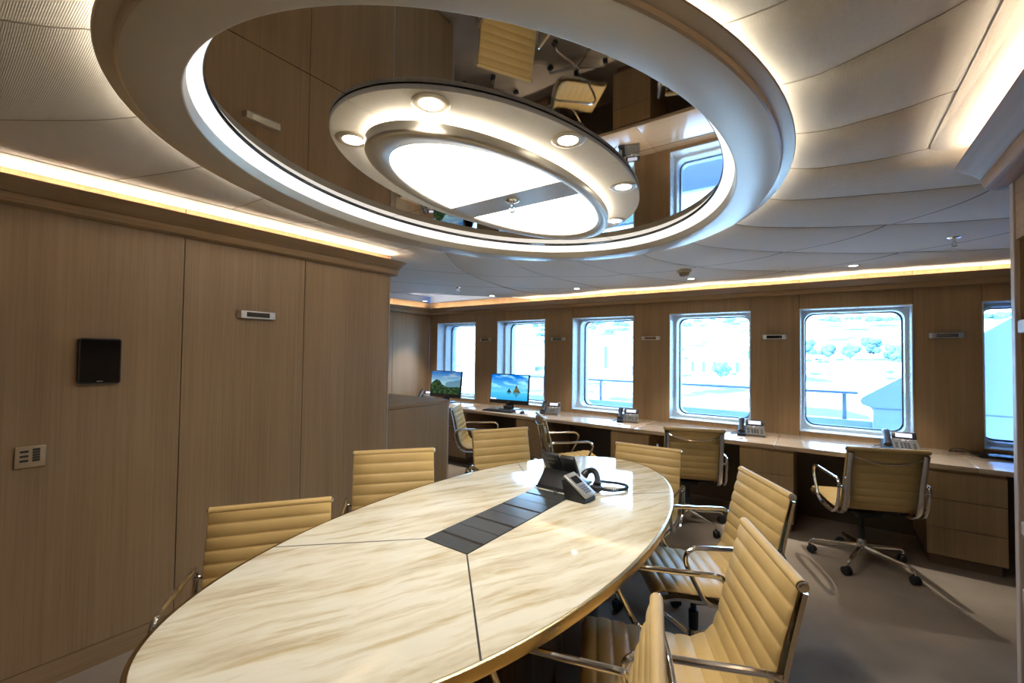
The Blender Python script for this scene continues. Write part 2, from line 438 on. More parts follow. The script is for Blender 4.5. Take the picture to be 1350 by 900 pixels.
def resample(pl):
    x0, y0 = pl[0]
    # start on an ellipse hidden above the ring
    a, b = 1.03, 1.35
    dx, dy = (x0-C0[0])/a, (y0-C0[1])/b; k = 1/math.hypot(dx, dy)
    p0 = (C0[0]+(x0-C0[0])*k, C0[1]+(y0-C0[1])*k)
    d = [Vector((p[0], p[1], 0)) for p in ([p0]+list(pl) if k < .97 else [p0]+list(pl[1:]))]
    c = bez([tuple(v) for v in d], 24)
    acc = [0]
    for i in range(1, len(c)): acc.append(acc[-1]+(c[i]-c[i-1]).length)
    out = []
    for j in range(NV+1):
        s = acc[-1]*(j/NV)**1.5
        i = 0
        while i < len(acc)-2 and acc[i+1] < s: i += 1
        t = (s-acc[i])/max(1e-9, acc[i+1]-acc[i])
        out.append(c[i].lerp(c[i+1], min(1, t)))
    return out
SP = [resample(s) for s in seams]
bm = bmesh.new(); cols = []
NS = len(SP)
for i in range(NS):
    A, B = SP[i], SP[(i+1) % NS]; nu = 40 if i in (13,) else 14
    for u in range(nu+1):
        t = u/nu; row = []
        for j in range(NV+1):
            p = A[j].lerp(B[j], t)
            # bow outward near the ring so the inner edge stays on an ellipse
            if j == 0 or True:
                ex, ey = (p.x-C0[0])/1.03, (p.y-C0[1])/1.35; r = math.hypot(ex, ey)
                w = max(0, 1-j/12)
                if r < 1: p = Vector((C0[0]+(p.x-C0[0])*(1+(1/r-1)*w), C0[1]+(p.y-C0[1])*(1+(1/r-1)*w), 0))
            ex, ey = (p.x-C0[0])/1.03, (p.y-C0[1])/1.35; r = math.hypot(ex, ey)
            dist = max(0, (r-1)*1.15)
            fade = min(1, dist/.22)
            z = ZC + .50*amps[i]*(1-2*t)*fade + .030*math.exp(-(dist/.16)**2)
            tt = t**.65 if i <= 11 else 1-(1-t)**.65
            z -= PIL[i]*math.sin(PI*tt)*(.45+.55*fade)
            # the panels level out where they meet the side trough boards
            k = 0
            if p.y < 2.25: k = max((p.x-.19)/.11, (-2.48-p.x)/.11)
            k = max(0, min(1, k)); k = k*k*(3-2*k)
            z += (2.2575-z)*k
            row.append(bm.verts.new((p.x, p.y, z)))
        cols.append(row)
ncol = len(cols)
for c in range(ncol):
    A, B = cols[c], cols[(c+1) % ncol]
    for j in range(NV):
        try: f = bm.faces.new((A[j], A[j+1], B[j+1], B[j]))
        except ValueError: continue
bmesh.ops.recalc_face_normals(bm, faces=bm.faces)
for f in bm.faces: f.smooth = True
for (co, no) in (((XE-.05, 0, 0), (-1, 0, 0)), ((XF+.05, 0, 0), (1, 0, 0)), ((0, YW+.02, 0), (0, 1, 0)), ((0, YB-.05, 0), (0, -1, 0))):
    bmesh.ops.bisect_plane(bm, geom=bm.verts[:]+bm.edges[:]+bm.faces[:], plane_co=co, plane_no=no, clear_outer=True)
for e in bm.edges:
    if len(e.link_faces) == 2 and e.calc_face_angle(0) > math.radians(28): e.smooth = False
me = bpy.data.meshes.new('ceiling'); bm.to_mesh(me); bm.free(); me.materials.append(M_fabric)
ceil = bpy.data.objects.new('ceiling', me); COL.objects.link(ceil); struct(ceil)
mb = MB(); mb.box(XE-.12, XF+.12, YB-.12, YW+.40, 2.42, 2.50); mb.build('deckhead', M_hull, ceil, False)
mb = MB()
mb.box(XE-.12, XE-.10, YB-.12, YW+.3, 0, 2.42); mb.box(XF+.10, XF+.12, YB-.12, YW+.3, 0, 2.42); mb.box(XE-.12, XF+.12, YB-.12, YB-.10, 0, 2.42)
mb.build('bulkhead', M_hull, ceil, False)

# piping along the seams between the panels
from mathutils.bvhtree import BVHTree
_bvh = BVHTree.FromPolygons([v.co.copy() for v in ceil.data.vertices], [tuple(p.vertices) for p in ceil.data.polygons])
def ceil_z(x, y):
    h = _bvh.ray_cast(Vector((x, y, 1.5)), Vector((0, 0, 1)))
    return h[0].z if h[0] is not None else ZC
def on_ceiling(x, y, r=.05):
    return (x, y, min(ceil_z(x+a*r, y+b*r) for a in (-1, 0, 1) for b in (-1, 0, 1))+.0015)
mb = MB()
for P in SP:
    run = []
    for j, p in enumerate(P):
        ok = XE < p.x < XF and YB < p.y < YW-.02 and j > 2 and not (p.y < 2.2 and (p.x > .37 or p.x < -2.66))
        if ok: run.append(Vector((p.x, p.y, min(ceil_z(p.x+a, p.y+b) for a in (-.004, .004) for b in (-.004, .004))-.0004)))
        elif len(run) > 1: break
    if len(run) > 2: mb.tube(run, .0016, 5)
mb.build('panel_seam', plain('fabric_seam', (.38, .335, .27), .8), ceil)
# trough panels over the side coves
def trough(name, xa, xb, yend, side):
    poly = []
    r = .07
    if side < 0:   # left: straight edge at xb, rounded corner at (xb, yend)
        poly = [(xa, YB), (xb, YB)]
        poly += [(xb-r+r*math.cos(a), yend-r+r*math.sin(a)) for a in [PI/2*k/8 for k in range(9)]]
        poly += [(xa, yend)]
    else:
        poly = [(xb, YB), (xb, yend)]
        poly += [(xa+r+r*math.cos(a), yend-r+r*math.sin(a)) for a in [PI/2+PI/2*k/8 for k in range(9)]]
        poly += [(xa, YB)]
    mb = MB(); mb.prism(poly, 2.2545, 2.264, .003)
    return struct(mb.build(name, M_fabric2))
trough('trim_1', XL-.02, -2.60, 2.37, -1)
trough('trim_2', .31, XR+.02, 2.19, 1)

# cornices with hidden LED strips
PROF = [(-.02, 2.10), (.045, 2.10), (.055, 2.104), (.062, 2.118), (.066, 2.137), (.060, 2.1385), (.060, 2.1415), (.068, 2.143), (.100, 2.176), (.128, 2.192), (.130, 2.197), (.122, 2.199), (.085, 2.172), (-.02, 2.168)]
def cornice(name, path, mat):
    """path: list of (x, y, nx, ny) with outward normals"""
    mb = MB(); mb.loft([[(x+nx*d, y+ny*d, z) for d, z in PROF] for x, y, nx, ny in path])
    return struct(mb.build(name, mat, angle=40))
arcL = [(XL, YE, math.cos(a), math.sin(a)) for a in [PI/2*k/10 for k in range(11)]]
c1 = cornice('trim_3', [(XL, YB, 1, 0), (XL, .8425, 1, 0)]+arcL+[(XE, YE, 0, 1)], M_woody)
arcR = [(XR, YR, math.cos(a), math.sin(a)) for a in [PI-PI/2*k/10 for k in range(11)]]
c2 = cornice('trim_4', [(XR, YB, -1, 0)]+arcR+[(XF, YR, 0, 1)], M_woody)
c3 = cornice('trim_5', [(XE-.01, YW, 0, -1), (XF, YW, 0, -1)], M_woodx)
c4 = cornice('trim_6', [(XE, YE, 1, 0), (XE, YW, 1, 0)], M_woody)
def led(parent, x0, x1, y0, y1, z=2.176, m=None):
    mb = MB(); mb.box(x0, x1, y0, y1, z, z+.006); mb.build('light_strip', m or M_ledcove, parent, False)
led(c1, XL+.058, XL+.080, YB, YE-.05); led(c2, XR-.080, XR-.058, YB, YR-.05)
led(c3, XE+.1, XF, YW-.080, YW-.058); led(c4, XE+.058, XE+.080, YE+.1, YW-.1)

# ------------------------------------------------------------------ ceiling ring with mirror
rg = thing('ceiling_ring', (C0[0], C0[1], 2.215), 'large oval champagne ring hung from the ceiling around the mirror', 'ceiling ring')
def zl(z): return z-2.215
mb = MB()
a, b = RING_O; c, d = RING_I
ell_loft(mb, [(c+.020, d+.020, zl(2.2535)), (c-.006, d-.006, zl(2.2535)), (c-.004, d-.004, zl(2.245)), (c, d, zl(2.218)), (c+.003, d+.003, zl(2.215)), (c+.006, d+.006, zl(2.214)),
              (a-.060, b-.060, zl(2.2135)), (a-.048, b-.048, zl(2.2145)), (a-.042, b-.042, zl(2.219)), (a-.038, b-.038, zl(2.2295)), (a-.032, b-.032, zl(2.2325)), (a-.012, b-.012, zl(2.2335)), (a-.003, b-.003, zl(2.2355)), (a, b, zl(2.239)),
              (a-.006, b-.006, zl(2.2445)), (a-.05, b-.05, zl(2.240))], caps=False, loop=True)
mb.build('ring_frame', M_champ, rg, angle=24)
mb = MB()
ell_loft(mb, [(1.035, 1.355, zl(2.2415)), (1.065, 1.385, zl(2.2415)), (1.065, 1.385, zl(2.247)), (1.035, 1.355, zl(2.247))], loop=True)
mb.build('light_strip', M_led, rg)
mb = MB()
ell_loft(mb, [(.942, 1.277, zl(2.2545)), (.930, 1.266, zl(2.258)), (.912, 1.250, zl(2.272)), (.899, 1.238, zl(2.292))], loop=False)
mb.build('cove_diffuser', M_diff, rg)
mb = MB()
ell_loft(mb, [(.899, 1.238, zl(2.2915)), (.896, 1.2355, zl(2.2935)), (.896, 1.2355, zl(2.2985)), (.905, 1.245, zl(2.2985))], loop=True)
mb.build('bronze_bead', M_black, rg)
# four mirror quadrants
mir_t = thing('ceiling_mirror', (C0[0], C0[1], 2.30), 'oval bronze tinted mirror in four pieces inside the ceiling ring', 'mirror')
for sx in (1, -1):
    for sy in (1, -1):
        poly = [(sx*.0015, sy*.0015)]
        for k in range(33):
            t = PI/2*k/32; poly.append((sx*max(.0015, .905*math.cos(t)), sy*max(.0015, 1.245*math.sin(t))))
        if sx*sy < 0: poly.reverse()
        mb = MB(); mb.prism(poly, 0, .006); mb.build('mirror_pane', M_mirror, mir_t, False)
mb = MB(); mb.prism(ell(.90, 1.24, 96), .0065, .012); mb.build('backing_board', M_gap, mir_t, False)

# oval lamp in the middle of the mirror
lt = thing('ceiling_lamp', (C0[0], C0[1], 2.215), 'oval ceiling lamp with two white panels in a champagne frame', 'ceiling lamp')
MA, MBb = .537, .888
for s0 in (0, 1):
    for s1 in (0, 1):
        sx, sy = (1, -1)[s0], (1, -1)[s1]
        ring = []
        out = [(sx*max(.001, MA*math.cos(PI/2*k/32)), sy*max(.001, MBb*math.sin(PI/2*k/32))) for k in range(33)]
        inn = [(sx*max(.001, .30*math.cos(PI/2*k/32)), sy*max(.001, .64*math.sin(PI/2*k/32))) for k in range(33)]
        mb = MB()
        R = []
        for (o, i) in zip(out, inn):
            R.append([(o[0], o[1], .070), (o[0]*.996, o[1]*.998, .067), (i[0], i[1], .067), (i[0], i[1], .082), (o[0], o[1], .082)])
        mb.loft(R); mb.build('fabric_panel', M_fabric2, lt)
mb = MB()
ell_loft(mb, [(.318, .672, .006), (.322, .676, .001), (.345, .765, -.004), (.356, .777, -.001), (.360, .781, .006), (.360, .781, .035), (.352, .773, .040), (.31, .69, .040)], loop=True)
mb.build('lamp_frame', M_champ, lt, angle=50)
mb = MB(); ell_loft(mb, [(.312, .70, .0405), (.338, .752, .0405), (.338, .752, .046), (.312, .70, .046)], loop=True)
mb.build('light_strip', M_led2, lt)
def half_panel(y0, y1):
    pts = []
    n = 60
    for k in range(n+1):
        y = y0+(y1-y0)*k/n; pts.append((.324*math.sqrt(max(0, 1-(y/.678)**2)), y))
    return pts+[(-x, y) for x, y in reversed(pts)]
for (y0, y1) in ((-.678, -.085), (.085, .678)):
    mb = MB(); P = half_panel(y0, y1)
    Q = []
    for p in P:
        if not Q or (abs(p[0]-Q[-1][0])+abs(p[1]-Q[-1][1])) > 1e-5: Q.append(p)
    if abs(Q[0][0]-Q[-1][0])+abs(Q[0][1]-Q[-1][1]) < 1e-5: Q.pop()
    mb.prism(Q, .008, .013); mb.build('light_panel', M_panel, lt, False)
mb = MB(); P = half_panel(-.086, .086); mb.prism(P, .005, .014); mb.build('centre_bar', M_champ, lt, False)

def downlight(loc, r, label, group, power, blend=.6, ang=95, col=(1, .93, .82)):
    t = thing('recessed_downlight', loc, label, 'downlight', 0, group)
    mb = MB(); mb.lathe([(r*.60, -.0005), (r*.60, -.003), (r*.66, -.005), (r*.9, -.005), (r, -.002), (r, 0), (r*.8, 0)], 32)
    mb.build('trim_ring', M_champ, t)
    mb = MB(); mb.lathe([(0, -.0025), (r*.585, -.0025), (r*.585, 0), (0, 0)], 24); mb.build('lens', M_lens, t)
    l = bpy.data.lights.new('downlight_beam', 'SPOT'); l.energy = power; l.spot_size = math.radians(ang); l.spot_blend = blend
    l.color = col; l.shadow_soft_size = .018
    o = bpy.data.objects.new('downlight_beam', l); COL.objects.link(o); o.parent = t; o.location = (0, 0, -.012)
    return t
G1 = 'downlights in the oval lamp surround'
spots = [(-.205, -.725, 'downlight at the near end of the oval lamp, nearer the plain oak wall'), (.205, -.725, 'downlight at the near end of the oval lamp, farther from the oak wall'),
         (.45, -.275, 'downlight on the window side of the oval lamp, before the dividing bar'), (.45, .265, 'downlight on the window side of the oval lamp, beyond the dividing bar'),
         (.215, .735, 'downlight at the far end of the oval lamp, half hidden by its frame')]
for x, y, lb in spots: downlight((C0[0]+x, C0[1]+y, 2.2815), .062, lb, G1, 11, .7, 125)
WDL = [(-4.894, 4.555, 'small round ceiling downlight nearest the far corner by the first window'), (-3.589, 4.529, 'small round ceiling downlight in front of the second window'),
       (-2.332, 4.526, 'small round ceiling downlight in front of the third window'), (-1.068, 4.514, 'small round ceiling downlight beside the smoke detector'), (.197, 4.519, 'small round ceiling downlight in front of the widest seen window')]
for x, y, lb in WDL: downlight(on_ceiling(x, y), .05, lb, 'downlights along the window side', 60, .7, 68)

# sprinklers and detector
def sprinkler(loc, label):
    t = thing('sprinkler_head', loc, label, 'sprinkler', .4, 'chrome ceiling sprinklers')
    mb = MB(); mb.lathe([(.006, .002), (.033, .002), (.033, -.002), (.026, -.008), (.010, -.012), (.006, -.012)], 24); mb.build('escutcheon', M_chrome, t)
    mb = MB(); mb.tube([(0, 0, -.010), (0, 0, -.03)], .008, 10); mb.tube([(-.008, 0, -.03), (-.013, 0, -.04), (-.004, 0, -.054)], .003, 6); mb.tube([(.008, 0, -.03), (.013, 0, -.04), (.004, 0, -.054)], .003, 6)
    mb.build('sprinkler_body', M_chrome, t)
    mb = MB(); mb.lathe([(.002, -.054), (.014, -.055), (.014, -.057), (.002, -.058)], 16); mb.build('deflector', M_chrome, t)
sprinkler((-1.195, 1.655, 2.2190), 'chrome sprinkler head on the bar across the oval ceiling lamp')
sprinkler(on_ceiling(.653, 3.741, .03), 'chrome sprinkler head on the ceiling near the bookcase post')
sprinkler(on_ceiling(-3.449, 3.72, .03), 'small chrome sprinkler head on the ceiling beyond the oak wall end')
t = thing('smoke_detector', on_ceiling(-1.013, 4.035, .06), 'round beige smoke detector on the ceiling before the windows', 'smoke detector')
mb = MB(); mb.lathe([(.0, .003), (.062, .003), (.062, -.012), (.055, -.02), (.03, -.02)], 32); mb.build('base', plain('beige_plastic', (.55, .47, .36), .5), t)
mb = MB(); mb.lathe([(.030, -.018), (.046, -.02), (.038, -.045), (.028, -.052), (.0, -.054)], 32); mb.build('sensor_dome', plain('tan_plastic', (.36, .28, .19), .5), t)

# ------------------------------------------------------------------ wall fittings
M_satin = plain('satin_chrome', (.72, .70, .67), .3, .9)
M_smoke = plain('smoked_chrome', (.52, .50, .47), .12, 1.)
def wall_bar(loc, rz, label, slot, L=.215):
    t = thing('wall_light', loc, label, 'wall light', rz, 'chrome bar fittings on the oak walls')
    # local: x along the wall, -y out of the wall
    mb = MB(); h = .021
    P = [(-L/2, 0), (-L/2, -.018), (-L/2+.012, -.033), (L/2-.012, -.033), (L/2, -.018), (L/2, 0)]
    mb.loft([[(x, y, -h) for x, y in P], [(x, y, h) for x, y in P]]); mb.build('bar_body', M_satin, t, False)
    mb = MB(); mb.box(-L/2+.042, L/2-.042, -.0345, -.032, -h+.007, h-.007, .001, 1); mb.build('lamp_slot', slot, t, False)
wall_bar((XL, 1.235, 1.707), PI/2, 'chrome bar wall light on the plain oak wall beside the black touch panel', M_smoke)
names = ['chrome bar wall light between the first and second windows from the far corner', 'chrome bar wall light between the second and third windows from the far corner',
         'chrome bar wall light between the third and fourth windows from the far corner', 'chrome bar wall light with black slot between the fourth and fifth windows', 'chrome bar wall light on the pier nearest the bookcase post']
for k in range(5):
    x = (WINS[k][1]+WINS[k+1][0])/2
    wall_bar((x, YW, 1.688), 0, names[k], M_gloss if k == 3 else M_smoke)
t = thing('touch_panel', (XL, .539, 1.436), 'black glossy wall tablet on the plain oak wall', 'touch panel', PI/2)
mb = MB(); P = rrect(.150, .214, .012, 6)
mb.loft([[(x, 0, z) for x, z in P], [(x, -.02, z) for x, z in P], [(x*.985, -.026, z*.99) for x, z in P]]); mb.build('housing', M_black, t)
mb = MB(); P = rrect(.138, .200, .008, 6); mb.loft([[(x, -.0255, z) for x, z in P], [(x, -.0275, z) for x, z in P]]); mb.build('glass_face', M_gloss, t)
mb = MB(); mb.box(-.011, .011, -.0285, -.0272, -.0965, -.0925); mb.build('maker_mark', M_silver, t, False)
t = thing('switch_plate', (XL, .329, 1.024), 'brushed metal switch plate low on the plain oak wall', 'switch plate', PI/2)
mb = MB(); P = rrect(.092, .090, .003, 4); mb.loft([[(x, 0, z) for x, z in P], [(x, -.008, z) for x, z in P], [(x*.96, -.010, z*.96) for x, z in P]]); mb.build('plate', M_steel, t)
for k in range(3):
    mb = MB(); mb.box(-.032, -.006, -.0125, -.0095, .020-.020*k, .029-.020*k, .0015, 1); mb.build('switch_key', M_black, t, False)
mb = MB()
for k in range(5): mb.box(.006, .028, -.0118, -.0095, -.021+.0115*k, -.0115+.0115*k, .0008, 1)
mb.build('socket_module', M_black, t, False)

# ------------------------------------------------------------------ right-hand bookcase end
bk = thing('bookcase', (XR, 1.5, 0), 'tall oak bookcase with open shelves at the edge of view', 'bookcase')
X0, X1 = 0, .36; ya, yb = YB-1.5, YR-1.5
mb = MB(); mb.box(X0+.001, X1, yb-.035, yb, 0, 2.30, .002, 1); mb.build('end_post', M_lilac, bk, False)
mb = MB(); mb.box(X0+.012, X1, yb-.045, yb-.0352, .0, 2.30); mb.build('end_panel', M_wall, bk, False)
mb = MB(); mb.box(X1-.02, X1, ya, yb-.036, 0, 2.30); mb.build('back_panel', M_wall, bk, False)
mb = MB(); mb.box(X0+.004, X0+.03, ya, yb-.046, 1.90, 2.30); mb.build('top_fascia', M_woody, bk, False)
for z in (.70, .92, 1.585):
    mb = MB(); mb.box(X0+.004, X1-.021, ya, yb-.046, z, z+.045, .003, 1); mb.build('shelf', M_lilac, bk, False)
mb = MB(); mb.box(X0+.006, X0+.03, ya, yb-.046, .0, .70); mb.build('lower_door', M_woody, bk, False)

# ------------------------------------------------------------------ console behind the left wall
cs = thing('console_cabinet', (XL, 2.6, 0), 'low oak console cabinet standing past the end of the oak wall', 'cabinet')
mb = MB(); mb.box(-.80, -.012, -.360, .305, .06, 1.034); mb.build('body', M_wall, cs, False)
mb = MB(); mb.box(-.82, 0, -.362, .325, 1.037, 1.062, .002, 1); mb.build('top', M_woody, cs, False)
mb = MB(); mb.box(-.80, -.001, .306, .324, 0, 1.036, .001, 1); mb.build('end_panel', M_lilac, cs, False)
mb = MB(); mb.box(-.012, -.001, -.360, .305, .06, 1.033); mb.build('front_panel', M_wall, cs, False)
mb = MB(); mb.box(-.78, -.04, -.355, .30, 0, .06); mb.build('plinth', M_base, cs, False)

# ------------------------------------------------------------------ window counter and drawers
YF = 4.36
ct = thing('window_counter', (-1.45, (YF+YW)/2, 0), 'long pale oak counter running under all the windows', 'counter')
cx, cy = -1.45, (YF+YW)/2
cuts = [XE+.002, -4.05, -2.82, -1.58, -.35, .865, XF-.002]
for a, b in zip(cuts[:-1], cuts[1:]):
    mb = MB(); mb.box(a-cx+.0012, b-cx-.0012, YF-cy, YW-.001-cy, .702, .740, .006, 3); mb.build('worktop', M_ctop, ct)
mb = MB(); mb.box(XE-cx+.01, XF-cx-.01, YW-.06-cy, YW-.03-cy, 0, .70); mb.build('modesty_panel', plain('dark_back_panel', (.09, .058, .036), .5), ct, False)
mb = MB()
for k in range(9): mb.box(-3.52-cx+.05*k, -3.485-cx+.05*k, YW-.075-cy, YW-.061-cy, .12, .66)
mb.build('ribbed_grille', M_base, ct, False)
DL = ['oak drawer unit under the counter hidden behind the farthest desk chair', 'oak drawer unit under the counter below the lit seascape computer', 'oak drawer unit under the counter between two desk chairs, under the third window pier',
      'oak drawer unit under the counter behind the leaning leather chair back', 'oak drawer unit under the counter nearest the bookcase post']
for k in range(5):
    xa = -4.28+1.22*k; xb = xa+.405
    u = thing('drawer_unit', ((xa+xb)/2, 4.70, 0), DL[k], 'drawer unit', 0, 'drawer units under the counter')
    w = .2025; yf = YF+.016-4.70
    mb = MB(); mb.box(-w, w, yf+.021, .29, .085, .700); mb.build('carcass', M_wall, u, False)
    mb = MB(); mb.box(-w+.02, w-.02, yf+.055, .27, 0, .085); mb.build('plinth', M_base, u, False)
    for (z0, z1) in ((.086, .282), (.286, .484), (.488, .680)):
        mb = MB(); mb.box(-w, w, yf, yf+.02, z0, z1, .0015, 1); mb.build('drawer_front', M_wall, u, False)

# ------------------------------------------------------------------ conference table
TA, TB = .650, 1.378
tb = thing('conference_table', (C0[0], C0[1], 0), 'long oval conference table with cream veined marble top', 'table')
mb = MB(); P = [Vector((x, y, 0)) for x, y in ell(TA, TB, 200, e=2.06)]
ell_loft(mb, [(TA-.012, TB-.012, .730), (TA-.012, TB-.012, .7385), (TA-.0145, TB-.0145, .740)], 200, caps=True, e=2.06)
mb.build('marble_top', M_marble, tb, angle=8)
mb = MB(); ell_loft(mb, [(TA-.0125, TB-.0125, .7392), (TA-.002, TB-.002, .7392), (TA, TB, .737), (TA-.004, TB-.004, .702), (TA-.012, TB-.012, .698), (TA-.05, TB-.05, .698), (TA-.05, TB-.05, .729), (TA-.0125, TB-.0125, .729)], 200, loop=True, e=2.06)
mb.build('edge_band', M_gold, tb, angle=50)
mb = MB(); ell_loft(mb, [(TA-.052, TB-.052, .700), (TA-.052, TB-.052, .729)], 120, caps=True, e=2.06); mb.build('underframe', M_ped, tb)
# cable channel with lids
x0, x1, y0, y1 = -.117, .117, -.42, .42
mb = MB(); mb.box(x0, x1, y0, y1, .7395, .7406); mb.build('cable_channel', M_gap, tb, False)
y = y0+.003
for k, (w, gap) in enumerate(((.085, .016), (.098, .003), (.098, .016), (.098, .003), (.098, .016), (.098, .003), (.098, .016), (.085, 0))):
    mb = MB(); mb.box(x0+.003, x1-.003, y, y+w, .7400, .7425, .0008, 1); mb.build('cable_lid', M_slate, tb, False); y += w+gap
M_seam = plain('dark_bronze_inlay', (.10, .085, .07), .3, .6)
def edge_at(sx, sy):
    # from a channel corner diagonally outwards to the rim
    x, y = sx*.117, sy*.42; s = 0
    while (abs(x)/(TA-.013))**2.06+(abs(y)/(TB-.013))**2.06 < 1: x += sx*.002; y += sy*.002
    return x, y
for sx in (1, -1):
    for sy in (1, -1):
        ex, ey = edge_at(sx, sy); bx, by = sx*.117, sy*.42
        d = Vector((ex-bx, ey-by, 0)); Ln = d.length; ang = math.atan2(d.y, d.x)
        mt = Matrix.Translation((bx, by, 0)) @ Matrix.Rotation(ang, 4, 'Z')
        mb = MB(); mb.box(0, Ln, -.003, .003, .7385, .7404, mtx=mt); mb.build('inlay_strip', M_seam, tb, False)
mb = MB(); ell_loft(mb, [(.36, .55, .03), (.36, .55, .698)], 96, caps=True, e=2.4); mb.build('pedestal', M_ped, tb)
mb = MB(); ell_loft(mb, [(.375, .565, 0), (.375, .565, .03)], 96, caps=True, e=2.4); mb.build('plinth', M_steel, tb)

# ------------------------------------------------------------------ office chair
def smoothpath(P, n): return [(v.x, v.y, v.z) for v in bez(P, n)]
SEAT = [(0, .245, .440), (0, .232, .462), (0, .18, .466), (0, .06, .452), (0, -.08, .440), (0, -.155, .441), (0, -.20, .462)]
BACK = [(0, -.196, .459), (0, -.216, .475), (0, -.240, .520), (0, -.262, .60), (0, -.288, .72), (0, -.322, .85), (0, -.330, .882)]
def resamp(P, step):
    c = bez(P, 20); acc = [0]
    for i in range(1, len(c)): acc.append(acc[-1]+(c[i]-c[i-1]).length)
    n = max(2, round(acc[-1]/step)); out = []
    for j in range(n+1):
        s = acc[-1]*j/n; i = 0
        while i < len(acc)-2 and acc[i+1] < s: i += 1
        out.append(c[i].lerp(c[i+1], min(1, (s-acc[i])/max(1e-9, acc[i+1]-acc[i]))))
    return out, acc[-1]
def cushion(P, hw, nrib, flip, roll_start=False, roll_end=False):
    pts, L = resamp(P, .0042); m = len(pts); rings = []
    for i, p in enumerate(pts):
        d = (pts[min(i+1, m-1)]-pts[max(i-1, 0)]).normalized()
        nrm = Vector((0, -d.z, d.y)) if not flip else Vector((0, d.z, -d.y))   # towards the sitter
        ph = abs(math.sin(PI*nrib*i/(m-1)))
        f = .004+.0075*ph**.45; bk = .003+.0045*ph**.5
        A = p+nrm*f; B = p-nrm*bk
        e = .006
        rings.append([(-hw, p.y+nrm.y*(f-bk)/2, p.z+nrm.z*(f-bk)/2), (-hw+e, A.y-nrm.y*.001, A.z-nrm.z*.001), (-hw*.5, A.y, A.z), (hw*.5, A.y, A.z), (hw-e, A.y-nrm.y*.001, A.z-nrm.z*.001),
                      (hw, p.y+nrm.y*(f-bk)/2, p.z+nrm.z*(f-bk)/2), (hw-e, B.y, B.z), (hw*.5, B.y, B.z), (-hw*.5, B.y, B.z), (-hw+e, B.y, B.z)])
    mb = MB(); mb.loft(rings)
    return mb
HW = .226
def make_chair(label, group):
    t = thing('office_chair', (0, 0, 0), label, 'chair', 0, group)
    mb = cushion(SEAT, HW, 8, True); mb.tube([(-HW, .243, .436), (HW, .243, .436)], .013, 14)
    s = mb.build('seat', M_leather, t, angle=60)
    mb = cushion(BACK, HW, 8, True); mb.tube([(-HW, -.336, .886), (HW, -.336, .886)], .0165, 16)
    bk = mb.build('backrest', M_leather, t, angle=60)
    for sx in (-1, 1):
        mb = MB()
        for (yy, zz, r) in ((-.336, .886, .0145),):
            mb.tube([(sx*(HW-.002), yy, zz), (sx*(HW+.006), yy, zz)], r, 14); mb.tube([(sx*(HW+.004), yy, zz), (sx*(HW+.009), yy, zz)], r*.62, 12)
        mb.build('end_cap', M_chrome, bk)
        mb = MB(); mb.tube([(sx*(HW-.002), .243, .436), (sx*(HW+.006), .243, .436)], .0115, 14); mb.build('end_cap', M_chrome, s)
        # side rail, an S in profile
        R = [(0, .236, .428), (0, .15, .444), (0, .02, .430), (0, -.10, .418), (0, -.18, .424), (0, -.235, .460), (0, -.262, .525), (0, -.276, .60), (0, -.300, .72), (0, -.333, .868)]
        pts = bez(R, 6); rings = []
        for i, p in enumerate(pts):
            d = (pts[min(i+1, len(pts)-1)]-pts[max(i-1, 0)]).normalized(); nr = Vector((0, -d.z, d.y))
            xa, xb = sx*(HW-.036), sx*(HW-.003); p = p+nr*.013
            rings.append([(xa, p.y-nr.y*.007, p.z-nr.z*.007), (xb, p.y-nr.y*.007, p.z-nr.z*.007), (xb, p.y+nr.y*.006, p.z+nr.z*.006), (xb-sx*.010, p.y+nr.y*.010, p.z+nr.z*.010), (xa+sx*.010, p.y+nr.y*.010, p.z+nr.z*.010), (xa, p.y+nr.y*.006, p.z+nr.z*.006)])
        mb = MB(); mb.loft(rings); mb.build('side_rail', M_chrome, t, angle=50)
        # arm loop
        xo = sx*(HW+.026)
        A = [(xo, -.10, .664), (xo, .06, .668), (xo, .105, .660), (xo, .128, .630), (xo, .118, .58), (xo, .070, .485), (xo, .045, .446), (xo, .0, .425), (xo, -.10, .412), (xo, -.185, .418), (xo, -.243, .455), (xo, -.270, .525), (xo, -.284, .60), (xo, -.280, .640), (xo, -.255, .660), (xo, -.18, .663)]
        pts = bez(A+[A[0]], 6)[:-1]
        mb = MB(); mb.tube(pts, .0105, 10, True)
        for (yy, zz) in ((-.280, .612), (-.05, .418)): mb.tube([(sx*(HW-.002), yy, zz), (sx*(HW+.028), yy, zz)], .009, 10)
        mb.build('armrest', M_chrome, t)
    mb = MB(); mb.tube(smoothpath([(-HW+.03, -.338, .846), (-HW*.62, -.356, .822), (-HW*.3, -.366, .808), (0, -.369, .804), (HW*.3, -.366, .808), (HW*.62, -.356, .822), (HW-.03, -.338, .846)], 4), .009, 10, flat=.8); mb.build('back_brace', M_chrome, t)
    mb = MB(); mb.tube([(-HW, .02, .420), (-HW*.6, .02, .405), (0, .02, .398), (HW*.6, .02, .405), (HW, .02, .420)], .011, 10); mb.build('seat_brace', M_chrome, t)
    mb = MB(); mb.box(-.075, .075, -.13, .10, .365, .405, .012); mb.box(-.17, .17, -.05, .05, .378, .398, .006); mb.box(-.03, .03, -.03, .03, .33, .37, .006)
    mb.build('tilt_mechanism', M_black, t)
    mb = MB(); mb.tube([(.05, -.02, .38), (.16, -.03, .372), (.20, -.03, .366)], [.006, .006, .010], 8); mb.tube([(-.03, .09, .37), (-.03, .13, .352)], [.012, .016], 10); mb.build('tilt_lever', M_black, t)
    mb = MB(); mb.lathe([(.014, .20), (.014, .35)], 16); mb.lathe([(.023, .16), (.023, .262), (.015, .268)], 20); mb.build('gas_lift', M_black, t)
